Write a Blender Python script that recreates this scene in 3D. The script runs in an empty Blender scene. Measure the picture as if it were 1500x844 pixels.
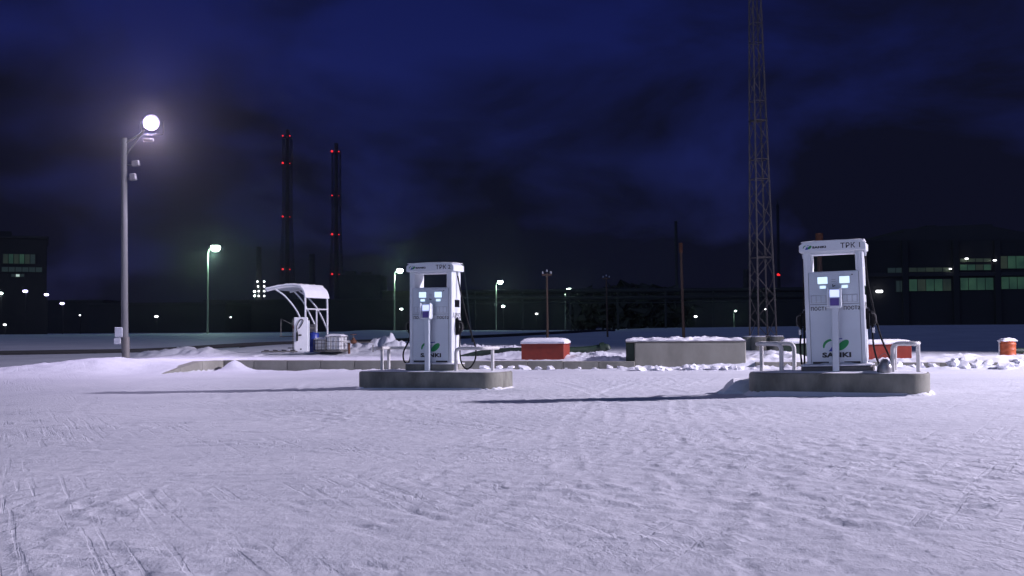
import bpy, bmesh, math, random
import numpy as np
from mathutils import Vector, Matrix, noise as mnoise

sc = bpy.context.scene
R = math.radians
C = sc.collection

# ------------------------------------------------------------------ camera
FOC, PITCH, ROLL, CAMZ = 1700.0, math.atan(61 / 1700), R(0.4), 1.25
cam_d = bpy.data.cameras.new('camera')
cam = bpy.data.objects.new('camera', cam_d)
C.objects.link(cam)
cam_d.sensor_width = 36.0
cam_d.lens = FOC / 1500 * 36.0
cam_d.clip_start, cam_d.clip_end = 0.1, 8000
cam.matrix_world = Matrix.Translation((0, 0, CAMZ)) @ Matrix.Rotation(R(90) + PITCH, 4, 'X') @ Matrix.Rotation(-ROLL, 4, 'Z')
sc.camera = cam

# ------------------------------------------------------------------ night sky
world = bpy.data.worlds.new('World')
sc.world = world
world.use_nodes = True
wt = world.node_tree
wn, wl = wt.nodes, wt.links
bg = wn['Background']
sky = wn.new('ShaderNodeTexSky')
sky.sky_type = 'NISHITA'
sky.sun_disc = False
sky.sun_elevation = R(24)
sky.sun_rotation = R(150)
tc = wn.new('ShaderNodeTexCoord')
mp = wn.new('ShaderNodeMapping')
mp.inputs['Scale'].default_value = (3.0, 3.0, 6.5)
mp.inputs['Location'].default_value = (0.62, 0.3, 0.55)
n1 = wn.new('ShaderNodeTexNoise')
n1.inputs['Scale'].default_value = 1.55
n1.inputs['Detail'].default_value = 7.0
n1.inputs['Roughness'].default_value = 0.52
n1.inputs['Distortion'].default_value = 0.35
ramp = wn.new('ShaderNodeValToRGB')
ramp.color_ramp.elements[0].position = 0.53
ramp.color_ramp.elements[1].position = 0.80
ramp.color_ramp.elements[0].color = (0, 0, 0, 1)
ramp.color_ramp.elements[1].color = (1, 1, 1, 1)
tint = wn.new('ShaderNodeMix')            # deep dusk blue of the clear gaps
tint.data_type = 'RGBA'
tint.blend_type = 'MULTIPLY'
tint.inputs[0].default_value = 1.0
tint.inputs[7].default_value = (0.028, 0.029, 0.150, 1)
mixc = wn.new('ShaderNodeMix')            # dark cloud deck over it
mixc.data_type = 'RGBA'
mixc.inputs[6].default_value = (0.038, 0.045, 0.132, 1)
wl.new(tc.outputs['Generated'], mp.inputs['Vector'])
wl.new(mp.outputs[0], n1.inputs['Vector'])
sep = wn.new('ShaderNodeSeparateXYZ')
lift = wn.new('ShaderNodeMath'); lift.operation = 'MULTIPLY_ADD'
lift.inputs[1].default_value = 0.75
wl.new(tc.outputs['Generated'], sep.inputs[0])
wl.new(sep.outputs['Z'], lift.inputs[0])
wl.new(n1.outputs['Fac'], lift.inputs[2])
wl.new(lift.outputs[0], ramp.inputs[0])
wl.new(sky.outputs[0], tint.inputs[6])
wl.new(ramp.outputs[0], mixc.inputs[0])
wl.new(tint.outputs[2], mixc.inputs[7])
wl.new(mixc.outputs[2], bg.inputs['Color'])
bg.inputs['Strength'].default_value = 0.1

# wide blue fill light added from behind the camera, as dusk sky glow
sun_d = bpy.data.lights.new('sun', 'SUN')
sun_d.energy = 0.36
sun_d.angle = R(60)
sun_d.color = (0.42, 0.60, 1.0)
sun = bpy.data.objects.new('sun', sun_d)
sun.rotation_euler = (R(66), 0, R(-30))
C.objects.link(sun)

sc.view_settings.view_transform = 'Standard'
sc.view_settings.look = 'None'
sc.view_settings.gamma = 1.0
sc.view_settings.exposure = 0.0
sc.render.engine = 'CYCLES'
sc.cycles.use_denoising = True
sc.cycles.max_bounces = 6
sc.cycles.diffuse_bounces = 4
sc.cycles.sample_clamp_indirect = 4.0

KEY_POS = (46.0, 23.5, 21.5)
KEY_AIM = (-2.0, 28.0, 0.0)
KEY_POWER = 185000
POST_POWER = 2900

def link_light(name, kind, loc, power, color, size=0.2, aim=None, cone=None, blend=0.3):
    d = bpy.data.lights.new(name, kind)
    d.energy, d.color, d.shadow_soft_size = power, color, size
    if kind == 'SPOT':
        d.spot_size, d.spot_blend = R(cone), blend
    o = bpy.data.objects.new(name, d)
    o.location = loc
    if aim is not None:
        o.rotation_euler = (Vector(aim) - Vector(loc)).to_track_quat('-Z', 'Y').to_euler()
    C.objects.link(o)
    return o

# ------------------------------------------------------------------ helpers
def at(px, py, Y):
    """a point of the place seen at a reading (px, py) of the photo, standing Y metres away"""
    u, v = px - 750.0, 422.0 - py
    x0 = u * math.cos(ROLL) + v * math.sin(ROLL)
    v0 = -u * math.sin(ROLL) + v * math.cos(ROLL)
    yd = FOC * math.cos(PITCH) - v0 * math.sin(PITCH)
    zd = FOC * math.sin(PITCH) + v0 * math.cos(PITCH)
    return Vector((x0 / yd * Y, Y, CAMZ + zd / yd * Y))

def tag(o, label=None, cat=None, group=None, kind=None):
    if label: o['label'] = label
    if cat: o['category'] = cat
    if group: o['group'] = group
    if kind: o['kind'] = kind
    return o

def empty(name, loc=(0, 0, 0), rz=0.0):
    o = bpy.data.objects.new(name, None)
    o.location = loc
    o.rotation_euler = (0, 0, rz)
    o.empty_display_size = 0.2
    C.objects.link(o)
    return o

def link_mesh(name, me, parent=None):
    o = bpy.data.objects.new(name, me)
    C.objects.link(o)
    if parent is not None:
        o.parent = parent
    return o

class MB:
    def __init__(self):
        self.v, self.f = [], []
    def add(self, vs, fs):
        b = len(self.v)
        self.v += [tuple(x) for x in vs]
        self.f += [tuple(i + b for i in f) for f in fs]
        return self
    def box(self, c, s, bev=0.0, rot=None):
        hx, hy, hz = s[0] / 2, s[1] / 2, s[2] / 2
        bev = min(bev, hx * .9, hy * .9, hz * .9)
        vs, fs = [], []
        if bev <= 0:
            vs = [(x, y, z) for x in (-hx, hx) for y in (-hy, hy) for z in (-hz, hz)]
            fs = [(0, 1, 3, 2), (4, 6, 7, 5), (0, 4, 5, 1), (2, 3, 7, 6), (0, 2, 6, 4), (1, 5, 7, 3)]
        else:
            ix = {}
            for sx in (-1, 1):
                for sy in (-1, 1):
                    for sz in (-1, 1):
                        ix[sx, sy, sz, 0] = len(vs); vs.append((sx * hx, sy * (hy - bev), sz * (hz - bev)))
                        ix[sx, sy, sz, 1] = len(vs); vs.append((sx * (hx - bev), sy * hy, sz * (hz - bev)))
                        ix[sx, sy, sz, 2] = len(vs); vs.append((sx * (hx - bev), sy * (hy - bev), sz * hz))
            for s_ in (-1, 1):
                a = [ix[s_, y, z, 0] for y, z in ((-1, -1), (1, -1), (1, 1), (-1, 1))]
                fs.append(tuple(a if s_ > 0 else a[::-1]))
                a = [ix[x, s_, z, 1] for x, z in ((-1, -1), (-1, 1), (1, 1), (1, -1))]
                fs.append(tuple(a if s_ > 0 else a[::-1]))
                a = [ix[x, y, s_, 2] for x, y in ((-1, -1), (1, -1), (1, 1), (-1, 1))]
                fs.append(tuple(a if s_ > 0 else a[::-1]))
            for a in (-1, 1):
                for b in (-1, 1):
                    fs.append((ix[a, b, -1, 0], ix[a, b, 1, 0], ix[a, b, 1, 1], ix[a, b, -1, 1]))
                    fs.append((ix[a, -1, b, 0], ix[a, 1, b, 0], ix[a, 1, b, 2], ix[a, -1, b, 2]))
                    fs.append((ix[-1, a, b, 1], ix[1, a, b, 1], ix[1, a, b, 2], ix[-1, a, b, 2]))
                    for d in (-1, 1):
                        fs.append((ix[a, b, d, 0], ix[a, b, d, 1], ix[a, b, d, 2]))
        c = Vector(c)
        if rot is not None:
            vs = [rot @ Vector(p) for p in vs]
        return self.add([c + Vector(p) for p in vs], fs)
    def tube(self, path, r, n=8, caps=True):
        path = [Vector(p) for p in path]
        rs = r if isinstance(r, (list, tuple)) else [r] * len(path)
        t = (path[1] - path[0]).normalized()
        up = Vector((0, 0, 1)) if abs(t.z) < .9 else Vector((1, 0, 0))
        a = t.cross(up).normalized()
        vs, fs = [], []
        for i, p in enumerate(path):
            if i == 0: t = path[1] - path[0]
            elif i == len(path) - 1: t = path[-1] - path[-2]
            else: t = (path[i + 1] - path[i]).normalized() + (path[i] - path[i - 1]).normalized()
            t.normalize()
            a = (a - t * a.dot(t)).normalized()
            b = t.cross(a)
            for k in range(n):
                q = 2 * math.pi * k / n
                vs.append(p + (a * math.cos(q) + b * math.sin(q)) * rs[i])
        for i in range(len(path) - 1):
            for k in range(n):
                k2 = (k + 1) % n
                fs.append((i * n + k, i * n + k2, (i + 1) * n + k2, (i + 1) * n + k))
        if caps:
            fs.append(tuple(range(n))[::-1])
            fs.append(tuple((len(path) - 1) * n + k for k in range(n)))
        return self.add(vs, fs)
    def lathe(self, prof, c=(0, 0, 0), n=20):
        vs, fs = [], []
        for (r, z) in prof:
            for k in range(n):
                q = 2 * math.pi * k / n
                vs.append((c[0] + r * math.cos(q), c[1] + r * math.sin(q), c[2] + z))
        for i in range(len(prof) - 1):
            for k in range(n):
                k2 = (k + 1) % n
                fs.append((i * n + k, i * n + k2, (i + 1) * n + k2, (i + 1) * n + k))
        fs.append(tuple(range(n))[::-1])
        fs.append(tuple((len(prof) - 1) * n + k for k in range(n)))
        return self.add(vs, fs)
    def prism(self, poly, lo, hi, axis='y'):
        """poly in (x, z) for axis y, in (x, y) for axis z, in (y, z) for axis x"""
        n = len(poly)
        m = {'y': lambda p, h: (p[0], h, p[1]), 'z': lambda p, h: (p[0], p[1], h), 'x': lambda p, h: (h, p[0], p[1])}[axis]
        vs = [m(p, lo) for p in poly] + [m(p, hi) for p in poly]
        fs = [tuple(range(n))[::-1], tuple(range(n, 2 * n))]
        fs += [(i, (i + 1) % n, n + (i + 1) % n, n + i) for i in range(n)]
        return self.add(vs, fs)
    def mesh(self, name, mat=None, smooth=False):
        me = bpy.data.meshes.new(name)
        me.from_pydata(self.v, [], self.f)
        bm = bmesh.new()
        bm.from_mesh(me)
        bmesh.ops.recalc_face_normals(bm, faces=bm.faces)
        bm.to_mesh(me)
        bm.free()
        if smooth:
            me.shade_smooth()
            try:
                me.set_sharp_from_angle(angle=R(40))
            except Exception:
                pass
        if mat: me.materials.append(M[mat] if isinstance(mat, str) else mat)
        return me
    def build(self, name, mat=None, parent=None, smooth=False):
        return link_mesh(name, self.mesh(name, mat, smooth), parent)

def smoothpath(pts, n=8):
    """Catmull-Rom through the points"""
    P = [Vector(p) for p in pts]
    P = [P[0] * 2 - P[1]] + P + [P[-1] * 2 - P[-2]]
    out = []
    for i in range(1, len(P) - 2):
        for k in range(n):
            t = k / n
            a, b, c, d = P[i - 1], P[i], P[i + 1], P[i + 2]
            out.append(.5 * ((2 * b) + (c - a) * t + (2 * a - 5 * b + 4 * c - d) * t * t + (3 * b - a - 3 * c + d) * t ** 3))
    out.append(P[-2])
    return out

def elbow(pts, rad=0.12, n=5):
    """polyline with rounded corners"""
    P = [Vector(p) for p in pts]
    out = [P[0]]
    for i in range(1, len(P) - 1):
        a = (P[i - 1] - P[i]); b = (P[i + 1] - P[i])
        r = min(rad, a.length * .49, b.length * .49)
        s, e = P[i] + a.normalized() * r, P[i] + b.normalized() * r
        for k in range(n + 1):
            t = k / n
            out.append((1 - t) ** 2 * s + 2 * t * (1 - t) * P[i] + t * t * e)
    out.append(P[-1])
    return out

def text_mesh(name, body, h, mat, parent, loc, rx=90, rz=0, sx=1.0, bold=0.0, align='LEFT', depth=0.002):
    cu = bpy.data.curves.new(name, 'FONT')
    cu.body = body
    cu.size = h / 0.72
    cu.align_x = align
    cu.extrude = depth / 2
    cu.offset = bold
    cu.resolution_u = 3
    cu.space_character = 1.06
    tmp = bpy.data.objects.new('tmp_text', cu)
    C.objects.link(tmp)
    dg = bpy.context.evaluated_depsgraph_get()
    me = bpy.data.meshes.new_from_object(tmp.evaluated_get(dg))
    bpy.data.objects.remove(tmp)
    bpy.data.curves.remove(cu)
    me.name = name
    me.materials.clear()
    me.materials.append(M[mat])
    o = link_mesh(name, me, parent)
    o.location = loc
    o.rotation_euler = (R(rx), 0, R(rz))
    o.scale = (sx, 1, 1)
    return o

# ------------------------------------------------------------------ materials
M = {}
def mat(name, col, rough=0.6, metal=0.0, var=0.0, scale=6.0, bump=0.0, bscale=40.0, col2=None, spec=0.5, stretch=(1, 1, 1), detail=5.0):
    m = bpy.data.materials.new(name)
    m.use_nodes = True
    nt = m.node_tree
    p = nt.nodes['Principled BSDF']
    p.inputs['Roughness'].default_value = rough
    p.inputs['Metallic'].default_value = metal
    p.inputs['Specular IOR Level'].default_value = spec
    p.inputs['Base Color'].default_value = (*col, 1)
    if var > 0 or bump > 0:
        t = nt.nodes.new('ShaderNodeTexCoord')
        mpn = nt.nodes.new('ShaderNodeMapping')
        mpn.inputs['Scale'].default_value = stretch
        nt.links.new(t.outputs['Object'], mpn.inputs['Vector'])
    if var > 0:
        n = nt.nodes.new('ShaderNodeTexNoise')
        n.inputs['Scale'].default_value = scale
        n.inputs['Detail'].default_value = detail
        n.inputs['Roughness'].default_value = 0.6
        nt.links.new(mpn.outputs[0], n.inputs['Vector'])
        r = nt.nodes.new('ShaderNodeValToRGB')
        r.color_ramp.elements[0].position = 0.3
        r.color_ramp.elements[1].position = 0.7
        c2 = col2 or tuple(x * (1 - var) for x in col)
        r.color_ramp.elements[0].color = (*c2, 1)
        r.color_ramp.elements[1].color = (*col, 1)
        nt.links.new(n.outputs['Fac'], r.inputs[0])
        nt.links.new(r.outputs[0], p.inputs['Base Color'])
    if bump > 0:
        n2 = nt.nodes.new('ShaderNodeTexNoise')
        n2.inputs['Scale'].default_value = bscale
        n2.inputs['Detail'].default_value = 6.0
        nt.links.new(mpn.outputs[0], n2.inputs['Vector'])
        b = nt.nodes.new('ShaderNodeBump')
        b.inputs['Strength'].default_value = bump
        b.inputs['Distance'].default_value = 0.02
        nt.links.new(n2.outputs['Fac'], b.inputs['Height'])
        nt.links.new(b.outputs[0], p.inputs['Normal'])
    M[name] = m
    return m

def emit(name, col, strength):
    m = bpy.data.materials.new(name)
    m.use_nodes = True
    p = m.node_tree.nodes['Principled BSDF']
    p.inputs['Base Color'].default_value = (*[min(1, c) * .5 for c in col], 1)
    p.inputs['Emission Color'].default_value = (*col, 1)
    p.inputs['Emission Strength'].default_value = strength
    M[name] = m
    return m

mat('snow', (0.80, 0.80, 0.84), 0.55, var=0.10, scale=0.6, col2=(0.70, 0.70, 0.75), bump=0.55, bscale=9.0, spec=0.35)
mat('snow_cap', (0.84, 0.84, 0.88), 0.6, var=0.06, scale=4, bump=0.5, bscale=30, spec=0.3)
mat('concrete', (0.31, 0.308, 0.26), 0.9, var=0.6, scale=2.8, bump=0.15, bscale=70, stretch=(1, 1, .45))
mat('concrete_pale', (0.31, 0.305, 0.262), 0.9, var=0.35, scale=1.6, bump=0.12, bscale=60, stretch=(1, 1, .5))
mat('white_paint', (0.75, 0.79, 0.82), 0.35, var=0.08, scale=3.5, bump=0.03, bscale=60)
mat('panel_paint', (0.62, 0.68, 0.73), 0.4, var=0.06, scale=4)
mat('grey_paint', (0.48, 0.51, 0.55), 0.45, var=0.1, scale=10)
mat('pipe_white', (0.66, 0.65, 0.63), 0.5, var=0.25, scale=9, bump=0.1, bscale=30)
mat('black_rubber', (0.012, 0.012, 0.014), 0.8, var=0.3, scale=20, spec=0.2)
mat('dark_glass', (0.012, 0.012, 0.016), 0.12)
mat('black_print', (0.015, 0.016, 0.02), 0.5)
mat('green_print', (0.01, 0.26, 0.07), 0.45)
mat('blue_print', (0.03, 0.05, 0.35), 0.45)
mat('keypad', (0.12, 0.08, 0.32), 0.4)  # purple LED light on the keys put into their base colour
mat('seam', (0.20, 0.22, 0.25), 0.7)
mat('red_box', (0.29, 0.034, 0.015), 0.55, var=0.3, scale=5, bump=0.08, bscale=25)
mat('green_box', (0.012, 0.032, 0.018), 0.55, var=0.3, scale=5)
mat('orange_drum', (0.46, 0.09, 0.022), 0.5, var=0.3, scale=6, bump=0.05)
mat('rust', (0.16, 0.06, 0.03), 0.8, var=0.4, scale=8, bump=0.2)
mat('steel', (0.20, 0.19, 0.18), 0.65, metal=0.3, var=0.4, scale=4)
mat('galvanised', (0.36, 0.36, 0.37), 0.38, metal=0.75, var=0.35, scale=14)
mat('tower_steel', (0.095, 0.085, 0.085), 0.7, var=0.35, scale=2.5)
mat('pole_grey', (0.15, 0.155, 0.16), 0.8, var=0.25, scale=3, bump=0.1, stretch=(1, 1, .3))
mat('pole_far', (0.16, 0.17, 0.15), 0.8, var=0.2, scale=2)
mat('wood_pole', (0.12, 0.075, 0.055), 0.85, var=0.35, scale=4, stretch=(3, 3, .4))
mat('far_wall', (0.03, 0.03, 0.034), 0.95, var=0.3, scale=0.15)
mat('far_roof', (0.04, 0.04, 0.045), 0.95, var=0.2, scale=0.2)
mat('far_steel', (0.03, 0.03, 0.035), 0.9, var=0.2, scale=0.3)
mat('far_tree', (0.03, 0.032, 0.03), 0.95, var=0.3, scale=0.8)
mat('blue_plastic', (0.02, 0.045, 0.30), 0.4, var=0.15, scale=6)
mat('white_plastic', (0.70, 0.71, 0.72), 0.45, var=0.15, scale=8)
mat('white_enamel', (0.80, 0.81, 0.83), 0.35, var=0.06, scale=5)
mat('lamp_shell', (0.15, 0.15, 0.16), 0.5, metal=0.4, var=0.2, scale=8)
emit('screen_glow', (0.62, 0.80, 1.0), 1.2)
emit('terminal_glow', (0.55, 0.62, 1.0), 1.25)
emit('blue_led', (0.30, 0.28, 1.0), 4.0)
emit('lamp_violet', (0.95, 0.86, 1.0), 40.0)
emit('rim_glow', (0.72, 0.55, 1.0), 0.5)
emit('lamp_green', (0.80, 1.0, 0.90), 30.0)
emit('lamp_white', (0.95, 0.97, 1.0), 6.0)
emit('lamp_cool', (0.62, 0.58, 1.0), 7.0)
emit('beacon_red', (1.0, 0.025, 0.03), 1.4)
emit('window_green', (0.18, 0.42, 0.22), 0.095)
def uneven(name, sc, lo):
    nt = M[name].node_tree
    p = nt.nodes['Principled BSDF']
    st = p.inputs['Emission Strength'].default_value
    t = nt.nodes.new('ShaderNodeTexCoord'); n = nt.nodes.new('ShaderNodeTexNoise'); n.inputs['Scale'].default_value = sc; n.inputs['Detail'].default_value = 3
    r = nt.nodes.new('ShaderNodeMapRange'); r.inputs[1].default_value = .3; r.inputs[2].default_value = .7; r.inputs[3].default_value = st * lo; r.inputs[4].default_value = st * 1.25
    nt.links.new(t.outputs['Object'], n.inputs['Vector']); nt.links.new(n.outputs['Fac'], r.inputs[0]); nt.links.new(r.outputs[0], p.inputs['Emission Strength'])
uneven('window_green', .45, .25)
emit('window_dim', (0.26, 0.34, 0.18), 0.055)
uneven('window_dim', .4, .15)
emit('window_faint', (0.2, 0.3, 0.22), 0.03)
emit('window_pale', (0.7, 0.9, 0.8), 0.55)

# snow lying on the ground: fine crust relief over the modelled ruts
def snow_ground():
    m = M['snow_ground'] = bpy.data.materials.new('snow_ground')
    m.use_nodes = True
    nt = m.node_tree
    N, L = nt.nodes, nt.links
    p = N['Principled BSDF']
    p.inputs['Roughness'].default_value = 0.7
    p.inputs['Specular IOR Level'].default_value = 0.15
    t = N.new('ShaderNodeTexCoord')
    a = N.new('ShaderNodeTexNoise'); a.inputs['Scale'].default_value = 0.35; a.inputs['Detail'].default_value = 6
    r = N.new('ShaderNodeValToRGB')
    r.color_ramp.elements[0].position, r.color_ramp.elements[1].position = .35, .65
    r.color_ramp.elements[0].color = (0.66, 0.67, 0.73, 1)
    r.color_ramp.elements[1].color = (0.76, 0.765, 0.82, 1)
    mp1 = N.new('ShaderNodeMapping'); mp1.inputs['Scale'].default_value = (1.0, .6, 1.0); mp1.inputs['Rotation'].default_value = (0, 0, R(20))
    b = N.new('ShaderNodeTexNoise'); b.inputs['Scale'].default_value = 14; b.inputs['Detail'].default_value = 7; b.inputs['Roughness'].default_value = .65
    c = N.new('ShaderNodeTexNoise'); c.inputs['Scale'].default_value = 60; c.inputs['Detail'].default_value = 4
    s = N.new('ShaderNodeMath'); s.operation = 'MULTIPLY_ADD'; s.inputs[1].default_value = .35
    bp = N.new('ShaderNodeBump'); bp.inputs['Strength'].default_value = .5; bp.inputs['Distance'].default_value = .02
    # long shallow scrapes left by the plough blade and by tyres, and loose crumbs
    def scrape(rot, sc, lo, hi):
        m1 = N.new('ShaderNodeMapping'); m1.inputs['Rotation'].default_value = (0, 0, R(rot))
        m2 = N.new('ShaderNodeMapping'); m2.inputs['Scale'].default_value = sc
        n2 = N.new('ShaderNodeTexNoise'); n2.inputs['Scale'].default_value = 1.0; n2.inputs['Detail'].default_value = 3; n2.inputs['Distortion'].default_value = .25
        r2 = N.new('ShaderNodeMapRange'); r2.inputs[1].default_value = lo; r2.inputs[2].default_value = hi
        L.new(t.outputs['Object'], m1.inputs['Vector']); L.new(m1.outputs[0], m2.inputs['Vector']); L.new(m2.outputs[0], n2.inputs['Vector']); L.new(n2.outputs['Fac'], r2.inputs[0])
        return r2.outputs[0]
    s1 = scrape(66, (.38, 12, 1), .56, .62)
    s2 = scrape(-62, (.35, 12, 1), .60, .65)
    s3_ = scrape(80, (2.0, 10, 1), .60, .66)
    vo = N.new('ShaderNodeTexVoronoi'); vo.inputs['Scale'].default_value = 7.5; vo.inputs['Randomness'].default_value = 1.0
    vr = N.new('ShaderNodeMapRange'); vr.inputs[1].default_value = .22; vr.inputs[2].default_value = .10
    L.new(t.outputs['Object'], vo.inputs['Vector']); L.new(vo.outputs['Distance'], vr.inputs[0])
    def madd(a_, k, b_):
        q = N.new('ShaderNodeMath'); q.operation = 'MULTIPLY_ADD'; q.inputs[1].default_value = k
        L.new(a_, q.inputs[0]); L.new(b_, q.inputs[2])
        return q.outputs[0]
    L.new(t.outputs['Object'], a.inputs['Vector']); L.new(a.outputs['Fac'], r.inputs[0]); L.new(r.outputs[0], p.inputs['Base Color'])
    L.new(t.outputs['Object'], mp1.inputs['Vector']); L.new(mp1.outputs[0], b.inputs['Vector']); L.new(t.outputs['Object'], c.inputs['Vector'])
    L.new(c.outputs['Fac'], s.inputs[0]); L.new(b.outputs['Fac'], s.inputs[2])
    mk = N.new('ShaderNodeTexNoise'); mk.inputs['Scale'].default_value = .42; mk.inputs['Detail'].default_value = 3
    mr = N.new('ShaderNodeMapRange'); mr.inputs[1].default_value = .46; mr.inputs[2].default_value = .62; mr.inputs[3].default_value = .12
    L.new(t.outputs['Object'], mk.inputs['Vector']); L.new(mk.outputs['Fac'], mr.inputs[0])
    def masked(a_):
        q = N.new('ShaderNodeMath'); q.operation = 'MULTIPLY'
        L.new(a_, q.inputs[0]); L.new(mr.outputs[0], q.inputs[1])
        return q.outputs[0]
    hgt = madd(masked(s1), -.36, s.outputs[0]); hgt = madd(masked(s2), -.3, hgt); hgt = madd(masked(s3_), .3, hgt); hgt = madd(vr.outputs[0], .25, hgt)
    L.new(hgt, bp.inputs['Height'])
    L.new(bp.outputs[0], p.inputs['Normal'])
snow_ground()

# ------------------------------------------------------------------ the ground
_perm = np.random.RandomState(7).permutation(4096)
_vals = np.random.RandomState(11).rand(4096)
def vnoise(x, y):
    xi, yi = np.floor(x).astype(np.int64), np.floor(y).astype(np.int64)
    fx, fy = x - xi, y - yi
    fx = fx * fx * fx * (fx * (fx * 6 - 15) + 10)
    fy = fy * fy * fy * (fy * (fy * 6 - 15) + 10)
    h = lambda i, j: _vals[_perm[(_perm[i & 4095] + j) & 4095]]
    return (h(xi, yi) * (1 - fx) + h(xi + 1, yi) * fx) * (1 - fy) + (h(xi, yi + 1) * (1 - fx) + h(xi + 1, yi + 1) * fx) * fy
def fbm(x, y, o=4, g=.5):
    s, a, n = 0, 1, 0
    for k in range(o):
        s = s + a * vnoise(x * 2 ** k + 17.3 * k, y * 2 ** k + 5.7 * k)
        n += a
        a *= g
    return s / n
def sstep(a, b, x):
    t = np.clip((x - a) / (b - a), 0, 1)
    return t * t * (3 - 2 * t)

def kerbY(X):
    return 35.65 - .145 * X
CORNER = Vector((-9.35, 37.0, 0))
WING = Vector((-10.55, 34.0, 0))
KT = .35                                     # kerb thickness
def kerb_top(X):
    return .285 - .0062 * X

def yard(X, Y):
    return .01 + .0125 * np.clip(X, -16, 16) * np.clip((33 - Y) / 9, 0, 1)

def terrain(X, Y, fine=True):
    X, Y = np.asarray(X, float), np.asarray(Y, float)
    z = yard(X, Y)
    z = z + .022 * (fbm(X * .22, Y * .22, 3) - .5)
    # the raised platform behind the kerb, its left part ramping down along the wing wall
    dk = (Y - kerbY(X))
    wx = CORNER.x + (Y - CORNER.y) * (WING.x - CORNER.x) / (WING.y - CORNER.y)
    plat = sstep(.10, .26, dk) * sstep(-.05, .12, X - CORNER.x)
    ramp = np.clip((Y - 34.0) / 2.0, 0, 1)
    side = sstep(.22, .05, X - wx) * (1 - sstep(-.05, .12, X - CORNER.x) * (Y > 37)) * (Y > 33) * ramp
    left = np.clip(side, 0, 1) * sstep(-17.5, -12.0, X)
    up = np.maximum(plat, left)
    up = up * np.where(Y > 37, 1, 1)
    z = z + (kerb_top(np.clip(X, -12, 20)) - .045) * up
    # ploughed bank along the left, hollow behind it
    bank = np.exp(-((Y - (35.2 + .12 * (X + 12))) / 1.7) ** 2) * sstep(-11.0, -12.6, X)
    z = z + bank * (.07 + .20 * fbm(X * .7, Y * .7, 5, .6))
    # far field rises gently
    z = z + .85 * sstep(56, 108, Y) + .42 * sstep(14, 34, X) * sstep(60, 112, Y)
    z = np.where(Y > 56, z + .12 * (fbm(X * .06, Y * .06, 3) - .5), z)
    z = z + .3 * sstep(40, 60, Y) * sstep(-9, -15, X) * .6
    # heaps of cleared snow on the platform
    def heap(cx, cy, rx, ry, h, fr=2.2):
        e = np.exp(-((X - cx) / rx) ** 2 - ((Y - cy) / ry) ** 2)
        return e * h * (.15 + 1.5 * fbm(X * fr + cx, Y * fr, 5, .65))
    z = z + heap(-5.0, 47, 2.2, 1.4, .62) + heap(-1.2, 44, 2.4, 1.2, .42) + heap(1.2, 41.5, 2.0, 1.0, .30)
    z = z + heap(-12.3, 43.5, 2.2, 1.3, .34) + heap(-7.5, 50, 3.0, 1.2, .28)
    z = z + heap(8.4, 37.0, 1.0, 1.6, .30, 3) + heap(14.0, 36.0, 2.0, 1.1, .22, 3.2) + heap(3.0, 38.3, 1.4, .9, .28, 3)
    z = z + heap(17.5, 36.2, 1.6, 1.2, .2, 3)
    # chunky strip behind the right kerb, and spill at its foot
    strip = plat * np.exp(-((dk - .9) / .8) ** 2) * sstep(2.2, 3.2, X)
    z = z + strip * .17 * np.clip(fbm(X * 3.1, Y * 3.1, 4, .65) - .33, 0, 1) * 2
    foot = np.exp(-((dk + .35) / .38) ** 2) * sstep(-7.5, -5, X)
    z = z + foot * (.05 + .15 * np.clip(fbm(X * 3.7 + 9, Y * 3.7, 4, .65) - .42, 0, 1) * 2.2) * (.35 + .65 * sstep(1, 4, X))
    # heap spilling over the inner corner of the wing
    z = z + heap(-8.70, 36.55, .42, .40, .30, 2.5)
    # wind crust and shovelled clods away from the driven yard
    rough = sstep(33.5, 36, Y + .3 * np.clip(-X - 9, 0, 6)) * sstep(58, 46, Y)
    z = z + rough * (.10 * (fbm(X * 1.3 + 4, Y * 1.3, 4, .6) - .5) + .10 * np.clip(fbm(X * 3.6 + 21, Y * 3.6, 3, .6) - .56, 0, 1))
    if not fine:
        return z
    near = sstep(38, 26, Y)
    mid = sstep(30, 14, Y)
    # broken crust, stretched along the way the plough and tyres went
    ang = 1.05 + .35 * np.sin(X * .21 + Y * .13) + .4 * (fbm(X * .12, Y * .12, 2) - .5)
    u = X * np.cos(ang) - Y * np.sin(ang)
    w = X * np.sin(ang) + Y * np.cos(ang)
    cr = fbm(u * 1.6, w * 4.6, 5, .6)
    z = z + near * .002 * np.clip(cr - .50, -.1, .3) * 3.0
    cr2 = fbm(u * 5.0 + 31, w * 9.0 + 7, 4, .6)
    patch = sstep(.47, .62, fbm(X * .35 + 3, Y * .35 + 8, 3))
    z = z + near * (.35 + .65 * patch) * .011 * np.clip(cr2 - .53, 0, .25) * 2.3
    z = z - near * .002 * sstep(.60, .76, fbm(X * 2.4 + 50, Y * 2.4, 3)) * patch
    fl = fbm(u * 3.2 + 71, w * 12 + 13, 3, .6)
    z = z + near * .011 * sstep(.57, .61, fl) * (.15 + .85 * patch)
    sc1 = fbm(u * .55 + 5, w * 11 + 3, 2, .5)
    z = z - near * .015 * np.exp(-((sc1 - .5) / .018) ** 2) * sstep(.45, .6, vnoise(u * .8 + 3, w * 1.7))
    ub, wb = X * np.cos(2.3) - Y * np.sin(2.3), X * np.sin(2.3) + Y * np.cos(2.3)
    sc2 = fbm(ub * .7 + 15, wb * 10 + 31, 2, .5)
    z = z - near * .012 * np.exp(-((sc2 - .5) / .016) ** 2) * sstep(.5, .65, vnoise(ub * .9 + 8, wb * 1.9))
    fl2 = fbm(u * 7.5 + 11, w * 7.5 + 43, 3, .65)
    z = z + near * .005 * sstep(.60, .66, fl2) - near * .003 * sstep(.41, .36, fl2)
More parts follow.
